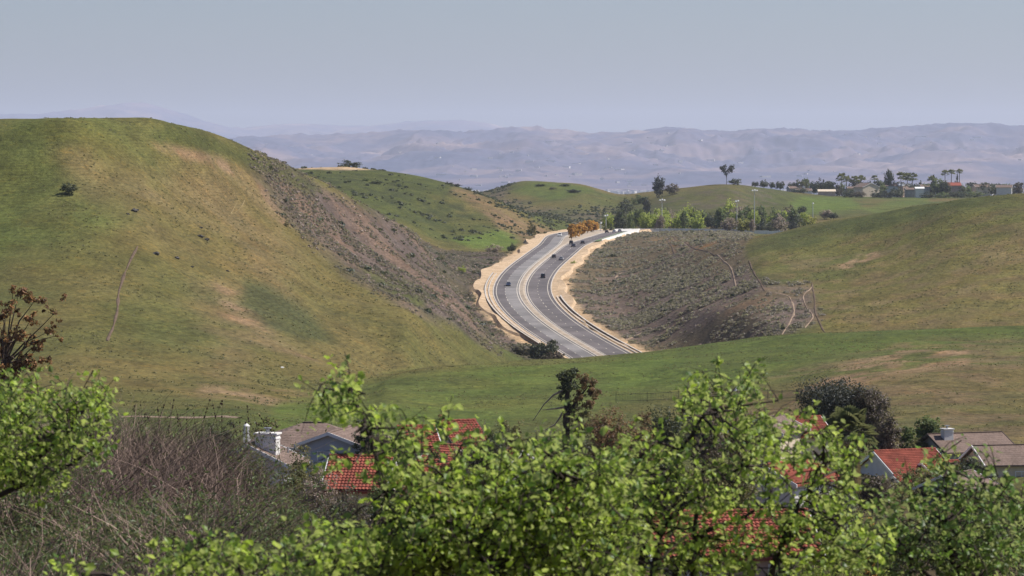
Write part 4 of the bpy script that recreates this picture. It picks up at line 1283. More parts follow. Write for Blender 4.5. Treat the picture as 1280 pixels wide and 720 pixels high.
# small white vent turret and roof lantern
def lantern(label, px, y, d, w_):
    p = at(px, y, d)
    h = p[2] - float(gz(p[0], p[1]))
    root = thing('garden_pavilion', label, 'pavilion', (p[0], p[1], p[2] - h))
    mb = MB()
    for k in range(6):
        a = k * PI / 3
        mb.tube([(math.cos(a) * w_ * .42, math.sin(a) * w_ * .42, -.3), (math.cos(a) * w_ * .42, math.sin(a) * w_ * .42, h - w_ * .45)], [.07, .07], 6)
    mb.build('posts', TRIM, root)
    MB().tube([(0, 0, h - w_ * .45), (0, 0, h - w_ * .28), (0, 0, h - w_ * .05), (0, 0, h)], [w_ * .55, w_ * .42, w_ * .12, .02], 12).build('roof', TRIM, root)
    MB().tube([(0, 0, -.1), (0, 0, .12)], [w_ * .5, w_ * .5], 12).build('floor_slab', CONC, root)
lantern('white garden pavilion with a domed top beside the leafy branch tips', 922, 483, float(hit(922, 502, 430, 800)[1]), 1.5)
lantern('small white domed pavilion at the left behind the dry brush', 308, 529, 400, 0.75)
# iron fence under the ridge
def iron_fence(label, P, n):
    H = np.array([hit(a, b, 430, 800) for a, b in P])
    q = np.r_[0, np.cumsum(np.linalg.norm(np.diff(H[:, :2], axis=0), axis=1))]
    ti = np.linspace(0, q[-1], n)
    x, y = np.interp(ti, q, H[:, 0]), np.interp(ti, q, H[:, 1])
    z = gz(x, y)
    root = thing('iron_fence', label, 'fence', (x[0], y[0], z[0]))
    o = np.array((x[0], y[0], z[0]))
    S = np.stack([x, y, z], 1) - o
    IRON = plain('dark_iron', (0.045, 0.04, 0.038), 0.6, 0.4, 0.2, 3)
    for k in range(0, n, 1):
        MB().box(S[k] + (0, 0, .75), (.09, .09, 1.9)).build('post', IRON, root)
    rl = MB()
    for h in (.25, 1.45):
        rl.tube(S + (0, 0, h), .03, 4)
    rl.build('rail', IRON, root)
    pk = MB()
    for k in range(n - 1):
        for f in np.linspace(0.05, .95, 18):
            pk.box(S[k] * (1 - f) + S[k + 1] * f + (0, 0, .85), (.022, .022, 1.3))
    pk.build('pickets', IRON, root)
iron_fence('dark iron picket fence along the foot of the green ridge', [(770, 503), (850, 500), (930, 497), (1012, 496), (1075, 496)], 14)

# villas on the plateau
VG = 'villas on the far plateau'
def villa(label, px, yr, d, yaw, L, W, hw, roof, wall, chim=None, tiles=False, pitch=22):
    g = G(px, d)
    p = at(px, yr - 3, d)
    zr = W / 2 * math.tan(R(pitch))
    hw = max(2.6, p[2] - g[2] - zr)
    return house(label, g, R(yaw), L, W, hw, pitch, roof=roof, wall=wall, chim=[(c[0], c[1], c[2], c[3], hw + zr + c[4], c[5]) for c in (chim or ())], wins=[('f', -L * .25, hw * .55, 1.6, 1.3), ('f', L * .2, hw * .55, 2.0, 1.4), ('l', 0, hw * .55, 1.4, 1.2)], group=VG, name='villa')
villa('dark roofed villa at the left end of the far plateau', 993, 235.5, 2990, 15, 11, 9, 3, SHING, GREYW)
villa('white villa with a bright white chimney, next to the dark roofed one', 1004, 238.5, 2960, 10, 13, 8, 3, SHING, WHITE, chim=[(0, -2, 2.0, 1.4, 2.0, WHITE)])
villa('low beige villa with a pale roof below the dark tree clump', 1033, 239.5, 2960, 0, 14, 8, 3, CREAM, PINKW)
villa('yellowish villa between the palms', 1064, 236, 2990, 5, 7, 7, 3, SHING, plain('yellow_stucco', (0.62, 0.54, 0.28), .85, .2, .1, .7))
villa('large dark gabled villa with a white roof edge and lit beige side', 1083, 231.5, 2980, -62, 14, 17, 5, SHING, CREAM)
villa('grey villa below the tall round tree', 1112, 232.5, 3000, 12, 12, 9, 3, SHING, BLUEG)
villa('villa with white striped roof edges left of the palm clump', 1126, 232.5, 3010, -40, 10, 9, 3, TRIM, PINKW)
villa('low grey villa half hidden behind the dark hedge', 1138, 237.5, 2990, 8, 9, 7, 3, SHING, GREYW)
villa('small white villa with a flat pale front', 1149, 236.5, 2980, 2, 7, 6, 3, TRIM, WHITE)
villa('grey roofed villa right of the small white villa', 1159, 233.5, 3020, 10, 13, 9, 3, SHING, BLUEG)
villa('villa with an orange tiled roof at the right end of the plateau', 1191, 231, 2990, 4, 12, 12, 4, TILE, PINKW)
villa('brown roofed villa just right of the orange tiled one', 1226, 233.5, 3000, 12, 13, 10, 4, SHING, CREAM)
villa('grey villa farthest right on the plateau', 1255, 234, 3010, -10, 13, 10, 4, SHING, WHITE)
PP = 'trees among the plateau villas'
for k, (px, yt, wp, d, shp, lf, lab) in enumerate([
    (1018, 227, 11, 2990, 'round', 'dark', 'left dark tree of the clump above the low beige villa'),
    (1026, 225, 12, 3000, 'round', 'pine', 'middle blackish tree of the clump above the low beige villa'),
    (1035, 228, 11, 2990, 'round', 'dark', 'right dark tree of the clump above the low beige villa'),
    (1045, 232, 12, 2995, 'bush', 'brown', 'brownish bush between the dark clump and the first palms'),
    (1101, 229, 12, 2990, 'round', 'mid', 'green rounded tree right of the lit beige gable'),
    (1111, 215, 9.5, 3000, 'lolly', 'dark', 'tall dark oval tree standing above all the villas'),
    (1150, 228, 17, 3030, 'bush', 'dark', 'dark bush on the skyline behind the small white villa'),
    (1166, 221, 7, 3010, 'column', 'pine', 'pointed dark conifer left of the tree clump by the orange roof'),
    (1172, 224, 16, 2985, 'round', 'mid', 'left leafy tree of the big clump beside the orange roof'),
    (1180, 226, 14, 2980, 'round', 'dark', 'right dark tree of the big clump beside the orange roof'),
    (1196, 219, 5, 3010, 'column', 'pine', 'slim cypress between the tall palms above the orange roof'),
    (1203, 232, 9, 2980, 'bush', 'dark', 'dark bush at the right side of the orange roof'),
    (1062, 239, 17, 2920, 'bush', 'dark', 'dark bush on the slope below the yellowish villa'),
    (1074, 241, 15, 2910, 'bush', 'brown', 'brown bush on the slope below the dark gabled villa'),
    (1098, 238, 16, 2920, 'bush', 'dark', 'left dark bush of the mass below the grey villa'),
    (1108, 240, 17, 2900, 'bush', 'pine', 'lowest blackish bush of the mass below the grey villa'),
    (1121, 236, 17, 2930, 'round', 'dark', 'dark rounded bush below the white striped roof'),
    (1160, 242, 18, 2940, 'bush', 'dark', 'left stretch of the dark hedge under the right villas'),
    (1178, 242, 20, 2940, 'bush', 'mid', 'middle stretch of the dark hedge under the right villas'),
    (1197, 241, 22, 2940, 'bush', 'dark', 'right stretch of the dark hedge under the right villas'),
    (1000, 243, 18, 2930, 'bush', 'dark', 'dark bush under the white villa with the chimney'),
    (1232, 229, 18, 3000, 'round', 'dark', 'dark tree beside the farthest right villas'),
    (1218, 241, 22, 2940, 'bush', 'mid', 'green hedge under the farthest right villas'),
]):
    far_plant('garden_tree', lab, 'tree', shp, lf, px, yt - 3, wp * 1.3, d, k % 3, PP, hmin=5.0)
rngk = np.random.default_rng(64)
for k in range(30):
    px = 986 + k * 10 + rngk.uniform(-4, 4)
    far_plant('garden_tree', 'leafy tree in the dense row between and behind the plateau villas', 'tree', ('round', 'bush', 'oval')[k % 3], ('dark', 'dark', 'mid', 'pine', 'brown')[k % 5], px, rngk.uniform(221, 231), rngk.uniform(12, 22), rngk.choice([3020, 3032, 3045]), k % 3, 'row of trees on the far plateau', hmin=4.0)
for k, (px, yt, d, cr, lab) in enumerate([
    (1003, 231, 2990, 2.4, 'small palm behind the white chimney villa'), (1008, 232, 3000, 2.2, 'second small palm just right of the white chimney'),
    (1052, 224, 2990, 4.2, 'large ragged palm left of the yellowish villa'), (1058, 226, 3000, 3.6, 'palm behind the yellowish villa'), (1068, 226, 3000, 3.4, 'palm between the yellowish villa and the dark gable'), (1076, 226, 3010, 3.6, 'palm rising behind the dark gable roof'),
    (1093, 225, 3000, 3.0, 'single bushy palm above the beige gable end'), (1126, 223, 3000, 4.4, 'left palm of the clump behind the white striped roof'), (1134, 224, 3010, 4.6, 'middle palm of the clump behind the white striped roof'), (1140, 224, 3000, 4.4, 'right palm of the clump behind the white striped roof'),
    (1181, 218, 3020, 2.9, 'leftmost of the three tall slim palms on the skyline'), (1189, 218, 3030, 3.2, 'middle one of the three tall slim palms, with the widest crown'), (1199, 216, 3020, 2.8, 'tallest of the three slim palms, at the right'),
    (1165, 226, 3000, 3.4, 'short palm beside the pointed conifer')]):
    g = G(px, d)
    palm('palm_tree', lab, g, max(3.0, at(px, yt - 2, d)[2] - g[2] - 0.6), cr * 1.35, 24, 7, 300 + k, 0.0, trunk_r=.3, group='palms on the far plateau')

# ------------------------------------------------------------------ light poles, cars
POLE = plain('pale_painted_steel', (0.55, 0.56, 0.56), .5, .4, .1, 1.0, .3)
LAMP = plain('lamp_housing', (0.75, 0.75, 0.74), .4, .4, .1, 1.0)
def light_pole(label, px, yt, d, heads):
    g = G(px, d)
    h = at(px, yt, d)[2] - g[2]
    root = thing('light_pole', label, 'light pole', g, 0.3, 'light poles round the car park')
    MB().tube([(0, 0, -.4), (0, 0, h * .5), (0, 0, h)], [.28, .22, .16], 8).build('pole', POLE, root)
    MB().box((0, 0, h - .1), (heads * 1.3, .14, .14)).build('crossarm', POLE, root)
    for k in range(heads):
        x = (k - (heads - 1) / 2) * 1.35
        MB().box((x, -.35, h + .25 + .3 * (k % 2)), (.95, .75, .7), .2, .7).build('lamp', LAMP, root)
light_pole('light pole with two lamps above the bare pinkish tree', 827.5, 250.5, 2010, 3)
light_pole('light pole rising from the yellow tree in front of the car park', 921, 252, 2000, 2)
light_pole('tallest light pole, in front of the largest green tree', 943, 238.5, 2000, 3)
light_pole('single lamp pole above the yellow bush on the hill edge', 1016, 254.5, 2100, 1)
light_pole('light pole beside the road right of the orange trees', 757.5, 270, 1995, 2)
light_pole('short light pole nearest the orange trees', 751, 279, 1960, 1)

PAINT = {n: plain('car_paint_' + n, c, .25, .6, .05, .5) for n, c in {'black': (.012, .012, .014), 'white': (.75, .75, .74), 'silver': (.42, .43, .45), 'navy': (.02, .03, .07), 'grey': (.12, .12, .13), 'red': (.30, .03, .03)}.items()}
TYRE = plain('tyre_rubber', (.02, .02, .02), .8, .2, .1, 3)
HEADL = plain('headlight_lens', (.8, .8, .78), .1, .6, .05, 1)
TAILL = plain('taillight_lens', (.35, .01, .01), .2, .6, .05, 1)
def loft(sections, name, mat, root):
    """closed hull from cross-sections of equal point count"""
    S = np.array(sections, float)
    m_, n = S.shape[:2]
    Q = [(a * n + i, a * n + (i + 1) % n, (a + 1) * n + (i + 1) % n, (a + 1) * n + i) for a in range(m_ - 1) for i in range(n)]
    mb = MB().add(S.reshape(-1, 3), [np.array(Q), np.array([list(range(n))[::-1], [(m_ - 1) * n + i for i in range(n)]])])
    return mb.build(name, mat, root)
CARG = 'vehicles on the road'
def make_car(style):
    """nose towards +y, wheels on z = 0"""
    root = thing('car', 'car', 'car', (0, 0, 0))
    tall = style in ('suv', 'van')
    hood, belt, top = (1.0, 1.05, 1.78) if tall else (.86, .92, 1.42)
    prof = [(-2.25, .32), (-2.32, .62), (-2.22, belt), (-1.0, belt + .02), (.75, belt), (1.5, hood - .02), (2.15, hood - .14), (2.3, .62), (2.22, .32)]
    secs = []
    for x, k, dz in ((-.9, .94, -.05), (-.82, 1, 0), (0, 1.01, .02), (.82, 1, 0), (.9, .94, -.05)):
        secs.append([(x, y * k, z + (dz if z > .8 else 0)) for y, z in prof])
    loft(secs, 'body', PAINT['black'], root)
    y0, y1, y2, y3 = {'sedan': (-1.75, -1.05, .15, .95), 'suv': (-2.2, -1.95, .1, .95), 'van': (-2.22, -2.05, .7, 1.35)}[style]
    rf = MB()
    rf.box((0, (y1 + y2) / 2, top - .03), (1.26, y2 - y1 + .06, .07))
    for sx in (-1, 1):
        for (ya, yb) in ((y0, y1), (y3, y2), ((y1 + y2) / 2 - .3, (y1 + y2) / 2 - .25)):
            rf.tube([(sx * .8, ya, belt - .02), (sx * .63, yb, top - .04)], [.055, .05], 5)
    rf.build('roof', PAINT['black'], root)
    gl = lambda V, nm: MB().add(V, np.array([(0, 1, 2, 3)])).build('window', GLASS, root)
    a, b = .78, .62
    gl([(-a, y3, belt), (a, y3, belt), (b, y2, top - .05), (-b, y2, top - .05)], 'w')
    gl([(a, y0, belt), (-a, y0, belt), (-b, y1, top - .05), (b, y1, top - .05)], 'w')
    for s in (-1, 1):
        gl([(s * (a + .012), y0, belt), (s * (a + .012), y3, belt), (s * (b + .012), y2, top - .05), (s * (b + .012), y1, top - .05)], 'w')
    for sx in (-1, 1):
        for y in (-1.38, 1.42):
            wh = MB().tube([(sx * .70, y, .33), (sx * .92, y, .33)], [.33, .33], 14).build('wheel', TYRE, root)
            MB().tube([(sx * .90, y, .33), (sx * .935, y, .33)], [.2, .17], 10).build('rim', METAL, wh)
        MB().box((sx * .66, 2.19, .70), (.36, .16, .16)).build('headlight', HEADL, root)
        MB().box((sx * .70, -2.24, .80), (.30, .12, .18)).build('taillight', TAILL, root)
        MB().box((sx * .97, .78, belt + .06), (.16, .1, .12)).build('mirror', PAINT['black'], root)
    MB().box((0, 2.27, .42), (1.5, .1, .16)).box((0, -2.29, .42), (1.5, .1, .16)).build('bumper', plain('grey_bumper', (.10, .10, .10), .6, .3, .1, 2), root)
    return root
CARS = {}
def car(style, paint, label, loc, rz, slope=0.0, group=CARG):
    if style not in CARS:
        o = make_car(style)
        CARS[style] = (o, kid_map(o), [False])
    o, km, used = CARS[style]
    if used[0]:
        o = copy_tree(o, km)
    else:
        used[0] = True
    o.location = tuple(loc)
    o.rotation_euler = (slope, 0, rz)
    tag(o, label, 'car' if style != 'van' else 'van', group)
    LATER.append((o, paint))
    return o
LATER = []
def drive(style, paint, label, px, py, lane):
    """on the carriageway at the road position whose picture row is py; lane = offset across"""
    best = None
    for i in range(len(RS)):
        o = (HM[i] if lane > 0 else -HM[i]) + lane
        p = np.array((RX[i] + RN[i, 0] * o, RY[i] + RN[i, 1] * o, RZ[i]))
        q = abs(float(py_of(p[2] / p[1])) - py)
        if best is None or q < best[0]:
            best = (q, p, i)
    _, p, i = best
    rz = math.atan2(-RT[i, 0], RT[i, 1]) + (PI if lane < 0 else 0)
    sl = (RZ[min(i + 3, len(RS) - 1)] - RZ[max(i - 3, 0)]) / (RS[min(i + 3, len(RS) - 1)] - RS[max(i - 3, 0)])
    car(style, paint, label, p + (0, 0, .015), rz, math.atan(sl) * (1 if lane > 0 else -1))
drive('suv', 'black', 'black SUV in the outer lane in the middle of the road bend', 682, 347.5, 5.6)
drive('sedan', 'silver', 'silver car in the outer lane ahead of the black SUV', 696, 325, 6.6)
drive('sedan', 'black', 'black car in the inner lane beside the median, level with the silver car', 685, 322, 2.1)
drive('sedan', 'navy', 'dark car in the outer lane, nearest of the three bunched cars', 716, 308.6, 5.0)
drive('suv', 'black', 'dark car in the inner lane beside the orange trees', 709, 305, 1.6)
drive('sedan', 'black', 'dark car in the outer lane, farthest of the three bunched cars', 720, 304.6, 6.6)
drive('sedan', 'navy', 'dark car coming down the left roadway towards the bend', 641, 357.5, -4.2)
drive('van', 'white', 'white van coming down the left roadway beside the orange trees', 702, 295.5, -3.0)
drive('sedan', 'white', 'white car at the far crest of the road, left of the two', 744, 290.6, 4.5)
drive('sedan', 'silver', 'pale car at the far crest of the road, near the light pole', 756, 289.8, 5.0)
drive('sedan', 'black', 'dark car at the far crest beside the white one', 739, 291.2, 2.0)
PK = 'parked cars in the car park'
for k, (px, d, st, pt, rz, lab) in enumerate([
    (815, 2030, 'sedan', 'silver', 1.2, 'silver parked car left of the bare pinkish tree'), (818.5, 2026, 'suv', 'white', 1.3, 'white parked car under the wide yellow green tree'), (835, 2020, 'sedan', 'navy', 1.2, 'navy parked car right of the bare pinkish tree'),
    (842, 2018, 'suv', 'black', 1.3, 'black parked car above the white wall end'), (856, 2012, 'sedan', 'silver', 1.3, 'silver parked car behind the white wall, left of the truck'), (863, 2012, 'sedan', 'navy', 1.25, 'blue parked car between silver ones behind the white wall'),
    (871, 2020, 'van', 'white', 1.2, 'white box van behind the white wall'), (881, 2010, 'sedan', 'navy', 1.3, 'dark blue parked car right of the white box van'), (888, 2010, 'sedan', 'silver', 1.2, 'silver parked car second from the white box van'),
    (895, 2010, 'suv', 'white', 1.35, 'white parked car in front of the broad dark tree'), (901, 2012, 'van', 'silver', 1.2, 'silver van at the end of the parked row'), (906, 2008, 'sedan', 'white', 1.2, 'white parked car left of the bare rounded tree'),
    (970, 2012, 'van', 'white', 1.3, 'white van parked at the hill edge on the right'), (826, 2030, 'sedan', 'grey', 1.3, 'grey parked car behind the bare pinkish tree')]):
    g = G(px, d)
    car(st, pt, lab, g + (0, 0, .03), rz, 0, PK)
for o, pt in LATER:
    for ch in children(o):
        if ch.name.split('.')[0] in ('body', 'roof', 'mirror'):
            ch.material_slots[0].link = 'OBJECT'
            ch.material_slots[0].material = PAINT[pt]

# rocks on the big hill
ROCK = plain('dark_rock', (.085, .08, .075), .9, .2, .5, 1.5)
for k, (px, py, wpx, lab) in enumerate([(168, 264, 9, 'dark grey rock on the green side of the big hill'), (160, 268, 4, 'small stone beside the dark rock on the green side'), (250, 296, 7, 'left dark rock of a close pair on the big hill'), (258, 300, 6, 'right dark rock of a close pair on the big hill'), (195, 318, 8, 'flat dark rock near the top of the dirt path'), (221, 323, 7, 'flat dark rock right of the dirt path top'), (284, 339, 4, 'tiny dark stone on the open grass below the rock pair'), (251, 285, 4, 'tiny stone above the close pair of rocks'), (240, 334, 4, 'tiny dark stone below the flat rocks'), (353, 460, 4, 'pale stone low on the big hill above the near ridge')]):
    h = hit(px, py, 600, 1200)
    s = wpx / F * h[1]
    rngk = np.random.default_rng(40 + k)
    th, ph = np.meshgrid(np.linspace(0, 2 * PI, 11)[:-1], np.linspace(0, PI, 7))
    D = np.stack([np.sin(ph) * np.cos(th), np.sin(ph) * np.sin(th), np.cos(ph)], -1).reshape(-1, 3)
    rad = 1 + .28 * rngk.normal(size=len(D))
    V = D * rad[:, None] * np.array((s * .55, s * .5, s * .28)) + (0, 0, s * .08)
    i, j = np.meshgrid(np.arange(6), np.arange(10), indexing='ij')
    Fq = np.stack([i * 10 + j, (i + 1) * 10 + j, (i + 1) * 10 + (j + 1) % 10, i * 10 + (j + 1) % 10], -1).reshape(-1, 4)
    o = link('rock', mesh_data('rock', V, Fq, CONCW if k == 9 else ROCK))
    o.location = tuple(h)
    tag(o, lab, 'rock', 'rocks on the big hill')

# ------------------------------------------------------------------ trees and bushes among the houses
def mid(name, label, cat, shape, leaf, px, ytop, wpx, d, ncl, per, lpx=3.0, seed=0, hmin=1.0, bark=None, group='trees among the houses', clump=None):
    g = G(px, d)
    h = max(hmin, at(px, ytop, d)[2] - g[2])
    s = d / F
    return plant(name, label, cat, shape, leaf, g, wpx * s, h, lpx * s, int(ncl * 1.7), int(per * 1.3), 500 + seed, group, bark, clump=clump)
for k, a in enumerate([
    ('shrub', 'red brown bushy tree right of the ragged eucalyptus', 'tree', 'round', 'rust', 762, 494, 74, 300, 190, 22),
    ('shrub', 'smaller red and green bush between the red brown tree and the fence', 'tree', 'round', 'rust', 803, 506, 52, 310, 120, 20),
    ('garden_tree', 'brown purple round tree behind the upper leafy branch', 'tree', 'round', 'brown', 880, 465, 56, 350, 150, 22),
    ('garden_tree', 'dark green tree under the brown purple round tree', 'tree', 'round', 'dark', 835, 500, 66, 325, 140, 20),
    ('garden_tree', 'big spreading dark tree behind the fan palm', 'tree', 'round', 'pine', 1050, 466, 112, 415, 300, 26),
    ('garden_tree', 'right hand spread of dark tree leaning towards the round shrub', 'tree', 'round', 'brown', 1092, 474, 60, 412, 160, 22),
    ('shrub', 'rounded green shrub on the slope above the white house', 'shrub', 'bush', 'mid', 1163, 516, 38, 440, 130, 22),
    ('shrub', 'lighter green shrub just left of the rounded shrub', 'shrub', 'bush', 'mid', 1136, 524, 26, 436, 70, 20),
    ('garden_tree', 'dark brown tree left of the white house', 'tree', 'oval', 'brown', 1112, 520, 40, 405, 120, 20),
    ('shrub', 'dark bush beside the white pavilion at the left', 'shrub', 'bush', 'olive', 332, 515, 34, 360, 90, 18),
    ('shrub', 'low dark green bush behind the top of the dry brush', 'shrub', 'bush', 'dark', 272, 518, 50, 330, 90, 18),
    ('garden_tree', 'dark tree behind the blue grey house', 'tree', 'round', 'dark', 458, 516, 46, 298, 110, 20),
    ('garden_tree', 'dark tree between the blue grey house and the orange gable', 'tree', 'round', 'dark', 488, 520, 64, 268, 150, 22),
    ('garden_tree', 'small brown tree above the steep red roof', 'tree', 'round', 'rust', 553, 502, 34, 320, 70, 18),
    ('garden_tree', 'round dark tree right of the steep red roof', 'tree', 'round', 'dark', 604, 521, 80, 255, 190, 22),
    ('garden_tree', 'green bushy tree right of the round dark tree', 'tree', 'round', 'olive', 636, 520, 42, 310, 100, 20),
    ('shrub', 'olive bush between the white house and the shingle roof', 'shrub', 'bush', 'olive', 380, 546, 46, 248, 110, 18),
    ('shrub', 'rust coloured bush in front of the blue grey house', 'shrub', 'bush', 'grey', 424, 560, 50, 275, 80, 18),
    ('garden_tree', 'dark brown shrubby tree below the fan palm', 'tree', 'round', 'brown', 1092, 590, 60, 330, 140, 20),
    ('garden_tree', 'dark reddish tree left of the bright red roof', 'tree', 'round', 'rust', 930, 505, 50, 355, 110, 20),
    ('shrub', 'dry straw coloured bush by the iron fence', 'shrub', 'bush', 'olive', 950, 497, 46, 430, 80, 16),
    ('shrub', 'low olive bush at the right end of the iron fence', 'shrub', 'bush', 'olive', 1000, 498, 40, 440, 70, 16),
    ('garden_tree', 'dark tree low behind the leaves in the middle', 'tree', 'round', 'dark', 705, 540, 70, 260, 150, 20),
    ('garden_tree', 'dark tree behind the dark limbs', 'tree', 'round', 'dark', 835, 560, 90, 240, 180, 20),
    ('garden_tree', 'olive tree behind the right leafy crown', 'tree', 'round', 'olive', 915, 555, 80, 270, 150, 20),
    ('garden_tree', 'shadowy tree under the fan palm', 'tree', 'round', 'dark', 1040, 590, 90, 240, 170, 20),
    ('garden_tree', 'dark tree deep behind the bottom right foliage', 'tree', 'round', 'dark', 1110, 625, 110, 170, 190, 20),
    ('garden_tree', 'dark tree at the far bottom right corner', 'tree', 'round', 'dark', 1225, 612, 110, 190, 190, 20),
    ('shrub', 'orange flowering bush among the bottom right leaves', 'shrub', 'bush', 'orange', 1092, 628, 24, 160, 40, 14),
    ('garden_tree', 'dark tree behind the bottom middle leaves', 'tree', 'round', 'dark', 760, 600, 110, 170, 190, 20),
    ('garden_tree', 'dark bushy tree below the tiled house in the middle', 'tree', 'round', 'dark', 600, 612, 110, 165, 190, 20),
    ('shrub', 'dark green bush in front of the large beige chimney house', 'shrub', 'bush', 'mid', 505, 590, 60, 200, 110, 18),
    ('shrub', 'olive shrub on the slope beside the brown roofed house', 'shrub', 'bush', 'olive', 1150, 545, 40, 425, 80, 16),
    ('shrub', 'brown twiggy bush under the red tiled roof by the brush', 'shrub', 'bush', 'brown', 432, 596, 60, 222, 120, 18),
    ('shrub', 'green bush at the right under the red tiled roof by the brush', 'shrub', 'bush', 'mid', 474, 590, 46, 226, 110, 18),
    ('shrub', 'pinkish dry bush between the white chimney house and the red tiled roof', 'shrub', 'bush', 'grey', 398, 572, 56, 236, 120, 18),
    ('shrub', 'dark bush right of the white chimney house', 'shrub', 'bush', 'olive', 366, 572, 44, 244, 110, 18),
    ('garden_tree', 'dark leafy tree between the orange gable and the steep red roof', 'tree', 'round', 'dark', 545, 545, 36, 268, 90, 18),
    ('shrub', 'low dark bush in front of the brown roofed house', 'shrub', 'bush', 'dark', 1216, 566, 60, 380, 110, 18),
]):
    mid(*a, seed=k)
rngk = np.random.default_rng(63)
for k in range(100):
    d = rngk.uniform(120, 420)
    px = rngk.uniform(395, 1290)
    g = G(px, d)
    hgt = rngk.uniform(1.6, 4.0) if d > 200 else rngk.uniform(1.4, 2.8)
    plant('garden_shrub', 'leafy green shrub packed in between the houses and their trees', 'shrub', 'bush', ('mid', 'dark', 'olive', 'mid', 'bright')[k % 5], g, hgt * rngk.uniform(1.0, 1.7), hgt, 2.8 * d / F + .02, 90, 22, 700 + k, 'shrubs packed between the houses')
mid('shrub', 'dark green bush at the near left edge of the road', 'shrub', 'bush', 'dark', 680, 424, 38, 1122, 120, 18, 2.6, 81, group='bushes beside the road')
mid('shrub', 'grey brushy shrub just left of the dark bush by the road', 'shrub', 'bush', 'sage', 655, 427, 34, 1130, 90, 18, 2.6, 82, group='bushes beside the road')
mid('shrub', 'low brown shrub in front of the dark roadside bush', 'shrub', 'bush', 'brown', 692, 439, 36, 1105, 90, 18, 2.6, 83, group='bushes beside the road')
# ragged eucalyptus with bare dead limbs
g = G(716, 330)
s = 330 / F
top = at(716, 462, 330)[2] - g[2]
root = thing('eucalyptus_tree', 'ragged brown eucalyptus with bare dead limbs, tallest against the green ridge', 'tree', g, 0, 'trees among the houses')
rngk = np.random.default_rng(61)
Y_ = lambda py: at(716, py, 330)[2] - g[2]
X_ = lambda px: (px - 716) * s
def euc(*q):
    return [(X_(a_), rngk.normal() * .3, Y_(b_), c_ * s_px, c_ * s_px, e_ * s_px) for a_, b_, c_, e_ in q]
s_px = s
for nm, lf, L in (('crown', 'dark', euc((706, 472, 9, 7), (712, 481, 10, 8), (704, 490, 6, 10), (716, 466, 8, 5), (708, 500, 5, 8))),
                  ('crown', 'rust', euc((726, 470, 8, 6), (735, 478, 9, 7), (742, 487, 8, 6), (730, 489, 9, 7), (745, 496, 6, 5), (736, 504, 7, 6), (724, 498, 7, 8))),
                  ('crown', 'olive', euc((719, 512, 9, 9), (730, 520, 9, 9), (712, 524, 7, 9), (724, 536, 12, 10), (738, 530, 8, 8)))):
    P, Nn, val, C = crown_pts([(a_, b_, c_, q_ * 1.15, w_ * 1.15, e_ * 1.1) for a_, b_, c_, q_, w_, e_ in L], 95, 20, 3.6 * s, rngk)
    V, Fq = leaf_quads(P, Nn, 3.0 * s * (.7 + .6 * rngk.random(len(P))), rngk)
    link(nm, mesh_data(nm, V, Fq, L_[lf], {'v': np.repeat(val, 4)}), root)
mb = MB()
mb.tube(np.array([(X_(709), 0, -.5), (X_(708), 0, Y_(540)), (X_(708), .1, Y_(510)), (X_(710), 0, Y_(485)), (X_(716), 0, Y_(470))]), [.42, .34, .28, .2, .06], 8)
mb.tube(np.array([(X_(708), 0, Y_(520)), (X_(722), .2, Y_(500)), (X_(736), 0, Y_(482))]), [.2, .13, .04], 6)
mb.build('trunk', BARK_D, root)
for P in ([(706, 487), (692, 494), (680, 506), (666, 527)], [(706, 509), (694, 511), (678, 513)], [(706, 510), (700, 522), (694, 531), (682, 538), (668, 540)]):
    MB().tube(np.array([(X_(a), .2 * k, Y_(b)) for k, (a, b) in enumerate(P)]), np.linspace(.11, .03, len(P)), 6).build('dead_limb', plain('bleached_dead_wood', (.34, .27, .22), .9, .2, .3, 3), root)
g = G(1064, 290)
palm('fan_palm', 'large shaggy fan palm with a skirt of dead fronds', g, at(1064, 541, 290)[2] - g[2], 2.5, 34, 15, 77, skirt=3.2, trunk_r=.4)
# orange leafed branch tip at the left edge
g = G(4, 210)
top = at(4, 362, 210)[2] - g[2]
root = thing('orange_leaved_tree', 'tree with rusty copper leaves cut by the left edge of the picture', 'tree', g, 0)
rngk = np.random.default_rng(62)
s = 210 / F
Y_ = lambda py: at(60, py, 210)[2] - g[2]
L = [((a - 4) * s, rngk.normal() * .6, Y_(b), rx * s, rx * s, ry * s) for a, b, rx, ry in ((76, 370, 8, 7), (66, 386, 14, 9), (77, 399, 8, 6), (66, 412, 13, 9), (72, 424, 7, 6), (46, 374, 14, 10), (24, 366, 14, 9), (40, 398, 16, 10), (10, 386, 16, 12), (48, 428, 16, 10), (20, 418, 18, 11), (-12, 400, 18, 14), (-6, 436, 20, 12), (34, 452, 20, 12), (56, 448, 10, 8), (-36, 425, 20, 18), (6, 466, 22, 12))]
P, Nn, val, C = crown_pts(L, 300, 16, 3.6 * s, rngk)
V, Fq = leaf_quads(P, Nn, 4.5 * s * (.7 + .6 * rngk.random(len(P))), rngk)
link('crown', mesh_data('crown', V, Fq, leafmat('copper_leaves', (.08, .03, .012), (.40, .19, .07), .25), {'v': np.repeat(val, 4)}), root)
mb = MB()
woody(mb, (0, 0, -.5), (0, 0, top * .8), .16, L, rngk, 34, C)
mb.build('trunk', BARK, root)

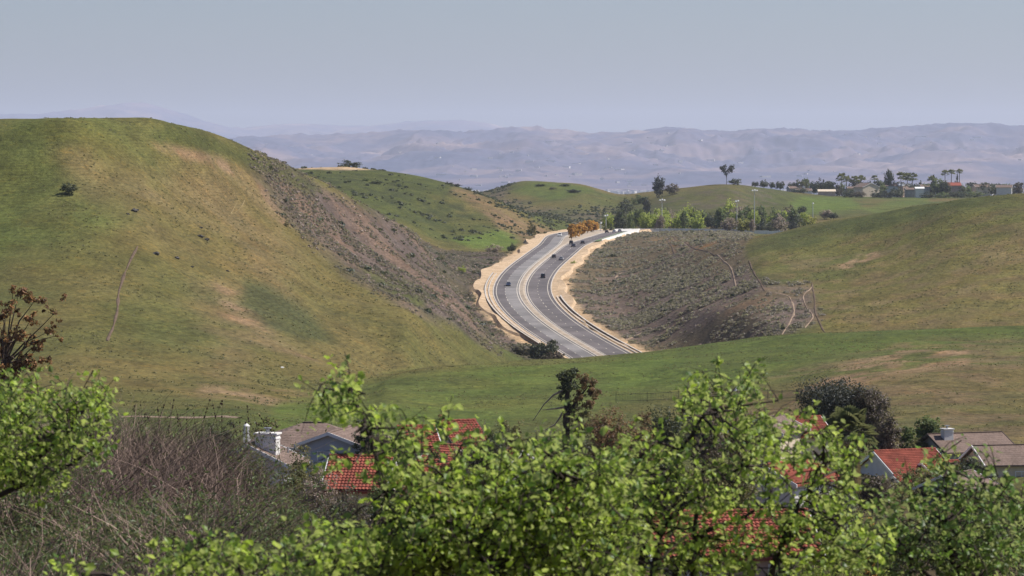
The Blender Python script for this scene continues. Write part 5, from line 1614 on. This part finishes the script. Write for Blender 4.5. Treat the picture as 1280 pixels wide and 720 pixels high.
# ------------------------------------------------------------------ dry brush thicket at the bottom left
rngk = np.random.default_rng(91)
def brush(n, seed, h0, h1, wid, lo, hi, leanx=0.55, ymin=30, ymax=118):
    rng = np.random.default_rng(seed)
    y = ymin + (ymax - ymin) * rng.random(n) ** 0.8
    px = rng.uniform(lo, hi, n)
    x = (px - 640) / F * y
    edge = 1 - sstep(0.55, 1.0, (px - 330) / 210 + 0.18 * vnoise(x, y, 1.5, 4))
    dens = sstep(-.75, .1, fbm(x, y, 2.2, seed, 2)) * (.25 + .75 * edge)
    keep = (rng.random(n) < dens)
    x, y, edge = x[keep], y[keep], edge[keep]
    z = gz(x, y)
    n = len(x)
    px = 640 + F * x / y
    mound = (.75 + .4 * fbm(x, y, 3.2, 8, 2)) * (1 - .62 * sstep(240, 350, px))
    h = (h0 + (h1 - h0) * rng.random(n)) * mound * (.55 + .45 * edge)
    az = rng.normal(0, 1, n)
    dx = leanx * rng.normal(.5, .9, n) * h
    dy = .3 * rng.normal(0, 1, n) * h
    r = wid * (.6 + .8 * rng.random(n))
    z0 = z + h * rng.uniform(0, .55, n)
    K = 4
    tt = np.linspace(0, 1, K)
    P = np.stack([x[:, None] + dx[:, None] * tt ** 1.5 + .05 * h[:, None] * rng.normal(size=(n, K)), y[:, None] + dy[:, None] * tt, z0[:, None] + (z + h - z0)[:, None] * tt], -1)
    a = np.arange(3) / 3 * 2 * PI + .4
    ring = np.stack([np.cos(a), np.sin(a), 0 * a], -1)
    V = P[:, :, None, :] + ring[None, None] * (r[:, None] * np.array((1, .85, .65, .3)))[:, :, None, None]
    base = np.arange(n)[:, None, None] * (K * 3)
    k = (np.arange(K - 1) * 3)[None, :, None]
    j = np.arange(3)[None, None, :]
    Q = np.stack([base + k + j, base + k + (j + 1) % 3, base + k + 3 + (j + 1) % 3, base + k + 3 + j], -1).reshape(-1, 4)
    val = np.repeat(np.clip(.40 + .30 * rng.normal(size=n), 0, 1), K * 3)
    return V.reshape(-1, 3), Q, val, P, h
STALK = leafmat('dry_brush_stalks', (.035, .025, .018), (.46, .335, .27), 0, .9, .15)
V, Q, val, BP, bh = brush(64000, 92, 0.9, 2.5, .010, -60, 545)
tag(link('dry_brush', mesh_data('dry_brush', V, Q, STALK, {'v': val})), 'thicket of dry pinkish brown stalks at the bottom left', 'brush', kind='stuff')
pp = BP[:, 1:4].reshape(-1, 3)
nz_ = sstep(-.1, .3, fbm(pp[:, 0], pp[:, 1], 2.6, 19, 3) + .55 * sstep(80, 45, pp[:, 1]) - .12)
pk = pp[rngk.random(len(pp)) < nz_ * .9]
pk = np.repeat(pk, 4, 0) + rngk.normal(size=(len(pk) * 4, 3)) * (.10, .10, .10)
pk[:, 2] += .12 - .25 * rngk.random(len(pk))
V, Fq = leaf_quads(pk, rngk.normal(size=pk.shape) + (0, 0, .5), .085 * (.6 + .8 * rngk.random(len(pk))), rngk, .45)
tag(link('brush_leaves', mesh_data('brush_leaves', V, Fq, leafmat('dusty_dark_leaves', (.020, .040, .008), (.10, .145, .026), .2), {'v': np.repeat(np.clip(.5 + .25 * rngk.normal(size=len(pk)), 0, 1), 4)})), 'dusty dark green leaves growing through the dry thicket', 'brush', kind='stuff')
# tall seed stalks that stand up above the thicket
mb = MB()
for k in range(24):
    px = rngk.uniform(120, 365)
    yd = rngk.uniform(96, 118)
    gx = (px - 640) / F * yd
    z = float(gz(gx, yd))
    topz = at(px, rngk.uniform(497, 525), yd)[2]
    if topz < z + .8:
        continue
    ln = rngk.normal(0, .09)
    P = np.array([(gx, yd, z), (gx + ln, yd, z * .6 + topz * .4), (gx + ln * 2 + rngk.normal(0, .04), yd, z * .25 + topz * .75), (gx + ln * 4.5 + rngk.normal(0, .1), yd, topz)])
    mb.tube(P, [.009, .008, .006, .004], 4, rngk.uniform(0, .5))
    for q in range(5):
        f = rngk.uniform(0, 1)
        c_ = P[2] * (1 - f) + P[3] * f
        mb.box(c_, (.035, .035, .05), rngk.uniform(0, 3))
tag(mb.build('seed_stalks', leafmat('dark_seed_stalks', (.03, .022, .018), (.12, .08, .055), 0, .9, .1)), 'thin dark seed stalks sticking up above the dry thicket', 'dry plants', kind='stuff')

# ------------------------------------------------------------------ leafy trees close to the camera
def leafy_tree(label, lobes, limbs, d, leaf_mat, seed, base_px, group='leafy trees close to the viewer', leaf=.055, dens=1.0, name='leafy_tree', bark=BARK_D):
    rng = np.random.default_rng(seed)
    s = d / F
    g = G(base_px, d)
    root = thing(name, label, 'tree', g, 0, group)
    LV, LF, LA = [], [], []
    nv = 0
    tw = MB()
    anchors = [np.array([at(a, b, d + q) for a, b, q in lm]) - g for lm in limbs]
    allp = np.concatenate([np.array([p[i] + (p[i + 1] - p[i]) * f for i in range(len(p) - 1) for f in (0, .25, .5, .75)] + [p[-1]]) for p in anchors])
    for (cx, cy, rx, ry, dn) in lobes:
        n = max(4, int(PI * rx * ry / 128 * dn * dens))
        for k in range(n):
            v = rng.normal(size=3)
            v /= np.linalg.norm(v)
            v *= rng.random() ** .4
            dd = d + v[1] * 1.5
            c = at(cx + v[0] * rx, cy + v[2] * ry, dd) - g
            # a twig that springs from inside the crown and carries leaves on both sides
            dirv = np.array((v[0] * .7 + rng.normal() * .45, rng.normal() * .6, .35 + v[2] * -.5 + rng.normal() * .4))
            dirv /= np.linalg.norm(dirv)
            ln = rng.uniform(.22, .5)
            P = np.array([c - dirv * ln * .5, c + (0, 0, .03), c + dirv * ln * .5 - (0, 0, .05)])
            tw.tube(P, [.006, .004, .002], 3, cap=False)
            if rng.random() < .33:
                q = allp[np.argmin(np.linalg.norm(allp - P[0], axis=1))]
                if np.linalg.norm(q - P[0]) < .8:
                    mpt = (q + P[0]) / 2 + rng.normal(size=3) * .06
                    tw.tube(np.array([q, mpt, P[0]]), [.013, .009, .006], 4, cap=False)
            m_ = rng.integers(11, 20)
            t_ = rng.random(m_)
            B = P[0] + (P[2] - P[0]) * t_[:, None] + rng.normal(size=(m_, 3)) * .03
            D = dirv * .5 + rng.normal(size=(m_, 3)) * .7 + (0, 0, -.25)
            D /= np.linalg.norm(D, axis=1)[:, None]
            Nn = np.cross(D, rng.normal(size=(m_, 3)))
            Nn[Nn[:, 2] < 0] *= -1
            Nn = Nn + (.25, 0, .45)
            W = np.cross(D, Nn)
            W /= np.linalg.norm(W, axis=1)[:, None] + 1e-9
            Nn = np.cross(W, D)
            L = leaf * (.45 + 1.0 * rng.random(m_))[:, None]
            w_ = L * .36
            V = np.stack([B, B + D * L * .35 + W * w_ + Nn * L * .06, B + D * L * .7 + W * w_ * .65 + Nn * L * .05, B + D * L - Nn * L * .08, B + D * L * .7 - W * w_ * .65 + Nn * L * .05, B + D * L * .35 - W * w_ + Nn * L * .06, B + D * L * .45], 1)
            i = nv + np.arange(m_) * 7
            LF.append(np.concatenate([np.stack([i, i + a_, i + b_], 1) for a_, b_ in ((1, 6), (6, 5))] + [np.stack([i + 6, i + a_, i + b_], 1) for a_, b_ in ((1, 2), (2, 3), (3, 4), (4, 5))]))
            LV.append(V.reshape(-1, 3))
            LA.append(np.repeat(np.clip(.5 + .2 * rng.normal() + .2 * rng.normal(size=m_), 0, 1), 7))
            nv += m_ * 7
    link('leaves', mesh_data('leaves', np.concatenate(LV), np.concatenate(LF), leaf_mat, {'v': np.concatenate(LA)}), root)
    tw.build('twigs', BARK_D, root)
    for p, lm in zip(anchors, limbs):
        r0 = .032 if len(lm) > 3 else .024
        k = np.linspace(0, 1, 4 * len(p))
        t0 = np.linspace(0, 1, len(p))
        PP_ = np.stack([pchip(t0, p[:, q], k) for q in range(3)], 1) + rng.normal(size=(len(k), 3)) * .008
        MB().tube(PP_, np.linspace(r0, .010, len(k)), 7).build('limb', bark, root)
    mb = MB()
    tip = anchors[0][0]
    mb.tube(np.array([(0, 0, -.4), tip * .35 + (.05, 0, 0), tip * .7, tip]), [.16, .13, .10, .06], 10)
    for p in anchors[1:]:
        mb.tube(np.array([tip * .6, (tip * .6 + p[0]) / 2 + (0, 0, -.1), p[0]]), [.08, .06, .04], 7)
    mb.build('trunk', bark, root)
    return root
BRIGHT = leafmat('bright_spring_leaves', (.038, .110, .007), (.42, .57, .036), .45, .45, .32)
DEEP = leafmat('deep_green_leaves', (.024, .072, .006), (.19, .34, .026), .4, .45, .32)
leafy_tree('bright leafy tree filling the bottom middle, with one sprig reaching up at its left',
    [(600, 645, 110, 60, 1), (470, 695, 110, 40, 1), (690, 620, 95, 60, 1), (610, 695, 140, 45, 1.1), (735, 680, 95, 60, 1), (545, 600, 60, 38, .8), (650, 575, 60, 40, .8), (745, 585, 42, 40, .8), (430, 492, 34, 22, .55), (462, 520, 36, 26, .6), (505, 555, 34, 40, .6), (480, 590, 26, 34, .55), (400, 500, 16, 10, .5), (440, 470, 14, 12, .7), (545, 530, 30, 16, .5), (520, 650, 60, 40, .9), (705, 535, 30, 20, .5), (600, 545, 24, 16, .4), (425, 575, 26, 14, .35)],
    [[(630, 790, 0), (640, 700, 0), (662, 634, .2), (680, 612, 0), (693, 588, -.2), (715, 566, 0)], [(540, 790, .3), (500, 705, .3), (488, 640, .2), (475, 592, .1), (462, 545, 0), (440, 490, 0)], [(610, 790, -.3), (600, 720, -.3), (585, 660, -.3), (570, 610, -.2)], [(720, 790, 0), (740, 720, 0), (736, 650, .2), (744, 590, .3)]], 26, BRIGHT, 71, 620)
leafy_tree('leafy tree with long dark diagonal limbs at the right of the middle',
    [(800, 570, 62, 44, .7), (860, 530, 60, 40, .65), (905, 490, 60, 26, .65), (942, 470, 18, 14, .8), (890, 466, 22, 12, .8), (935, 520, 60, 34, .7), (975, 560, 62, 44, .75), (1030, 590, 55, 60, .8), (905, 610, 95, 46, .6), (830, 655, 75, 60, .75), (950, 690, 110, 34, .8), (1062, 680, 66, 46, .9), (790, 620, 40, 60, .8), (1000, 640, 70, 30, .6), (880, 700, 90, 24, .9), (900, 662, 60, 22, .5), (1000, 668, 50, 24, .7), (930, 560, 50, 30, .6), (1010, 540, 30, 20, .4)],
    [[(795, 790, 0), (802, 700, 0), (812, 655, 0), (833, 600, .1), (860, 551, 0), (886, 512, -.1)], [(805, 790, .2), (815, 720, .2), (835, 650, .2), (868, 623, .2), (898, 600, .2), (935, 582, .2)], [(820, 790, .4), (845, 715, .4), (866, 682, .4), (885, 664, .3), (918, 650, .3), (962, 630, .3)], [(940, 790, .1), (960, 730, .1), (985, 660, .1), (1010, 610, .2), (1030, 575, .2)], [(868, 580, .1), (872, 630, .1), (858, 780, .1)][::-1]], 28, BRIGHT, 72, 850, dens=.62)
leafy_tree('small bright leafy sprig low in front of the dry brush', [(262, 690, 48, 22, .8), (320, 706, 50, 16, .8), (235, 690, 24, 16, .7), (395, 690, 50, 26, .8), (430, 665, 30, 24, .6), (180, 716, 30, 8, .6), (95, 712, 26, 10, .6)],
    [[(330, 760, 0), (300, 712, 0), (265, 688, 0)], [(400, 760, 0), (410, 700, 0), (430, 664, 0)], [(280, 770, 0), (180, 730, 0), (100, 716, 0)]], 23, BRIGHT, 73, 330)
leafy_tree('light green leafy tree at the left edge over the dry brush', [(98, 522, 42, 40, 1), (120, 500, 24, 22, .9), (80, 555, 36, 24, .9), (122, 556, 18, 22, .8), (82, 490, 20, 20, .8), (30, 585, 60, 40, .9), (25, 530, 60, 70, 1), (-20, 560, 50, 60, 1)],
    [[(-90, 660, 0), (-20, 610, 0), (50, 570, 0), (90, 530, 0), (118, 500, 0)], [(-90, 660, 0), (20, 610, 0), (70, 590, .2), (118, 560, .2)]], 31, BRIGHT, 74, -90, dens=.9)
leafy_tree('darker leafy tree in the bottom right corner', [(1150, 660, 66, 50, .8), (1192, 615, 30, 34, .7), (1120, 690, 60, 34, .8), (1240, 640, 60, 80, .9), (1178, 590, 22, 20, .4), (1230, 700, 60, 30, .9), (1185, 572, 12, 16, .5), (1130, 610, 20, 22, .35)],
    [[(1210, 760, 0), (1190, 690, 0), (1180, 640, 0), (1186, 585, 0)], [(1200, 760, .2), (1150, 710, .2), (1120, 670, .2)]], 30, DEEP, 75, 1200, dens=.95)
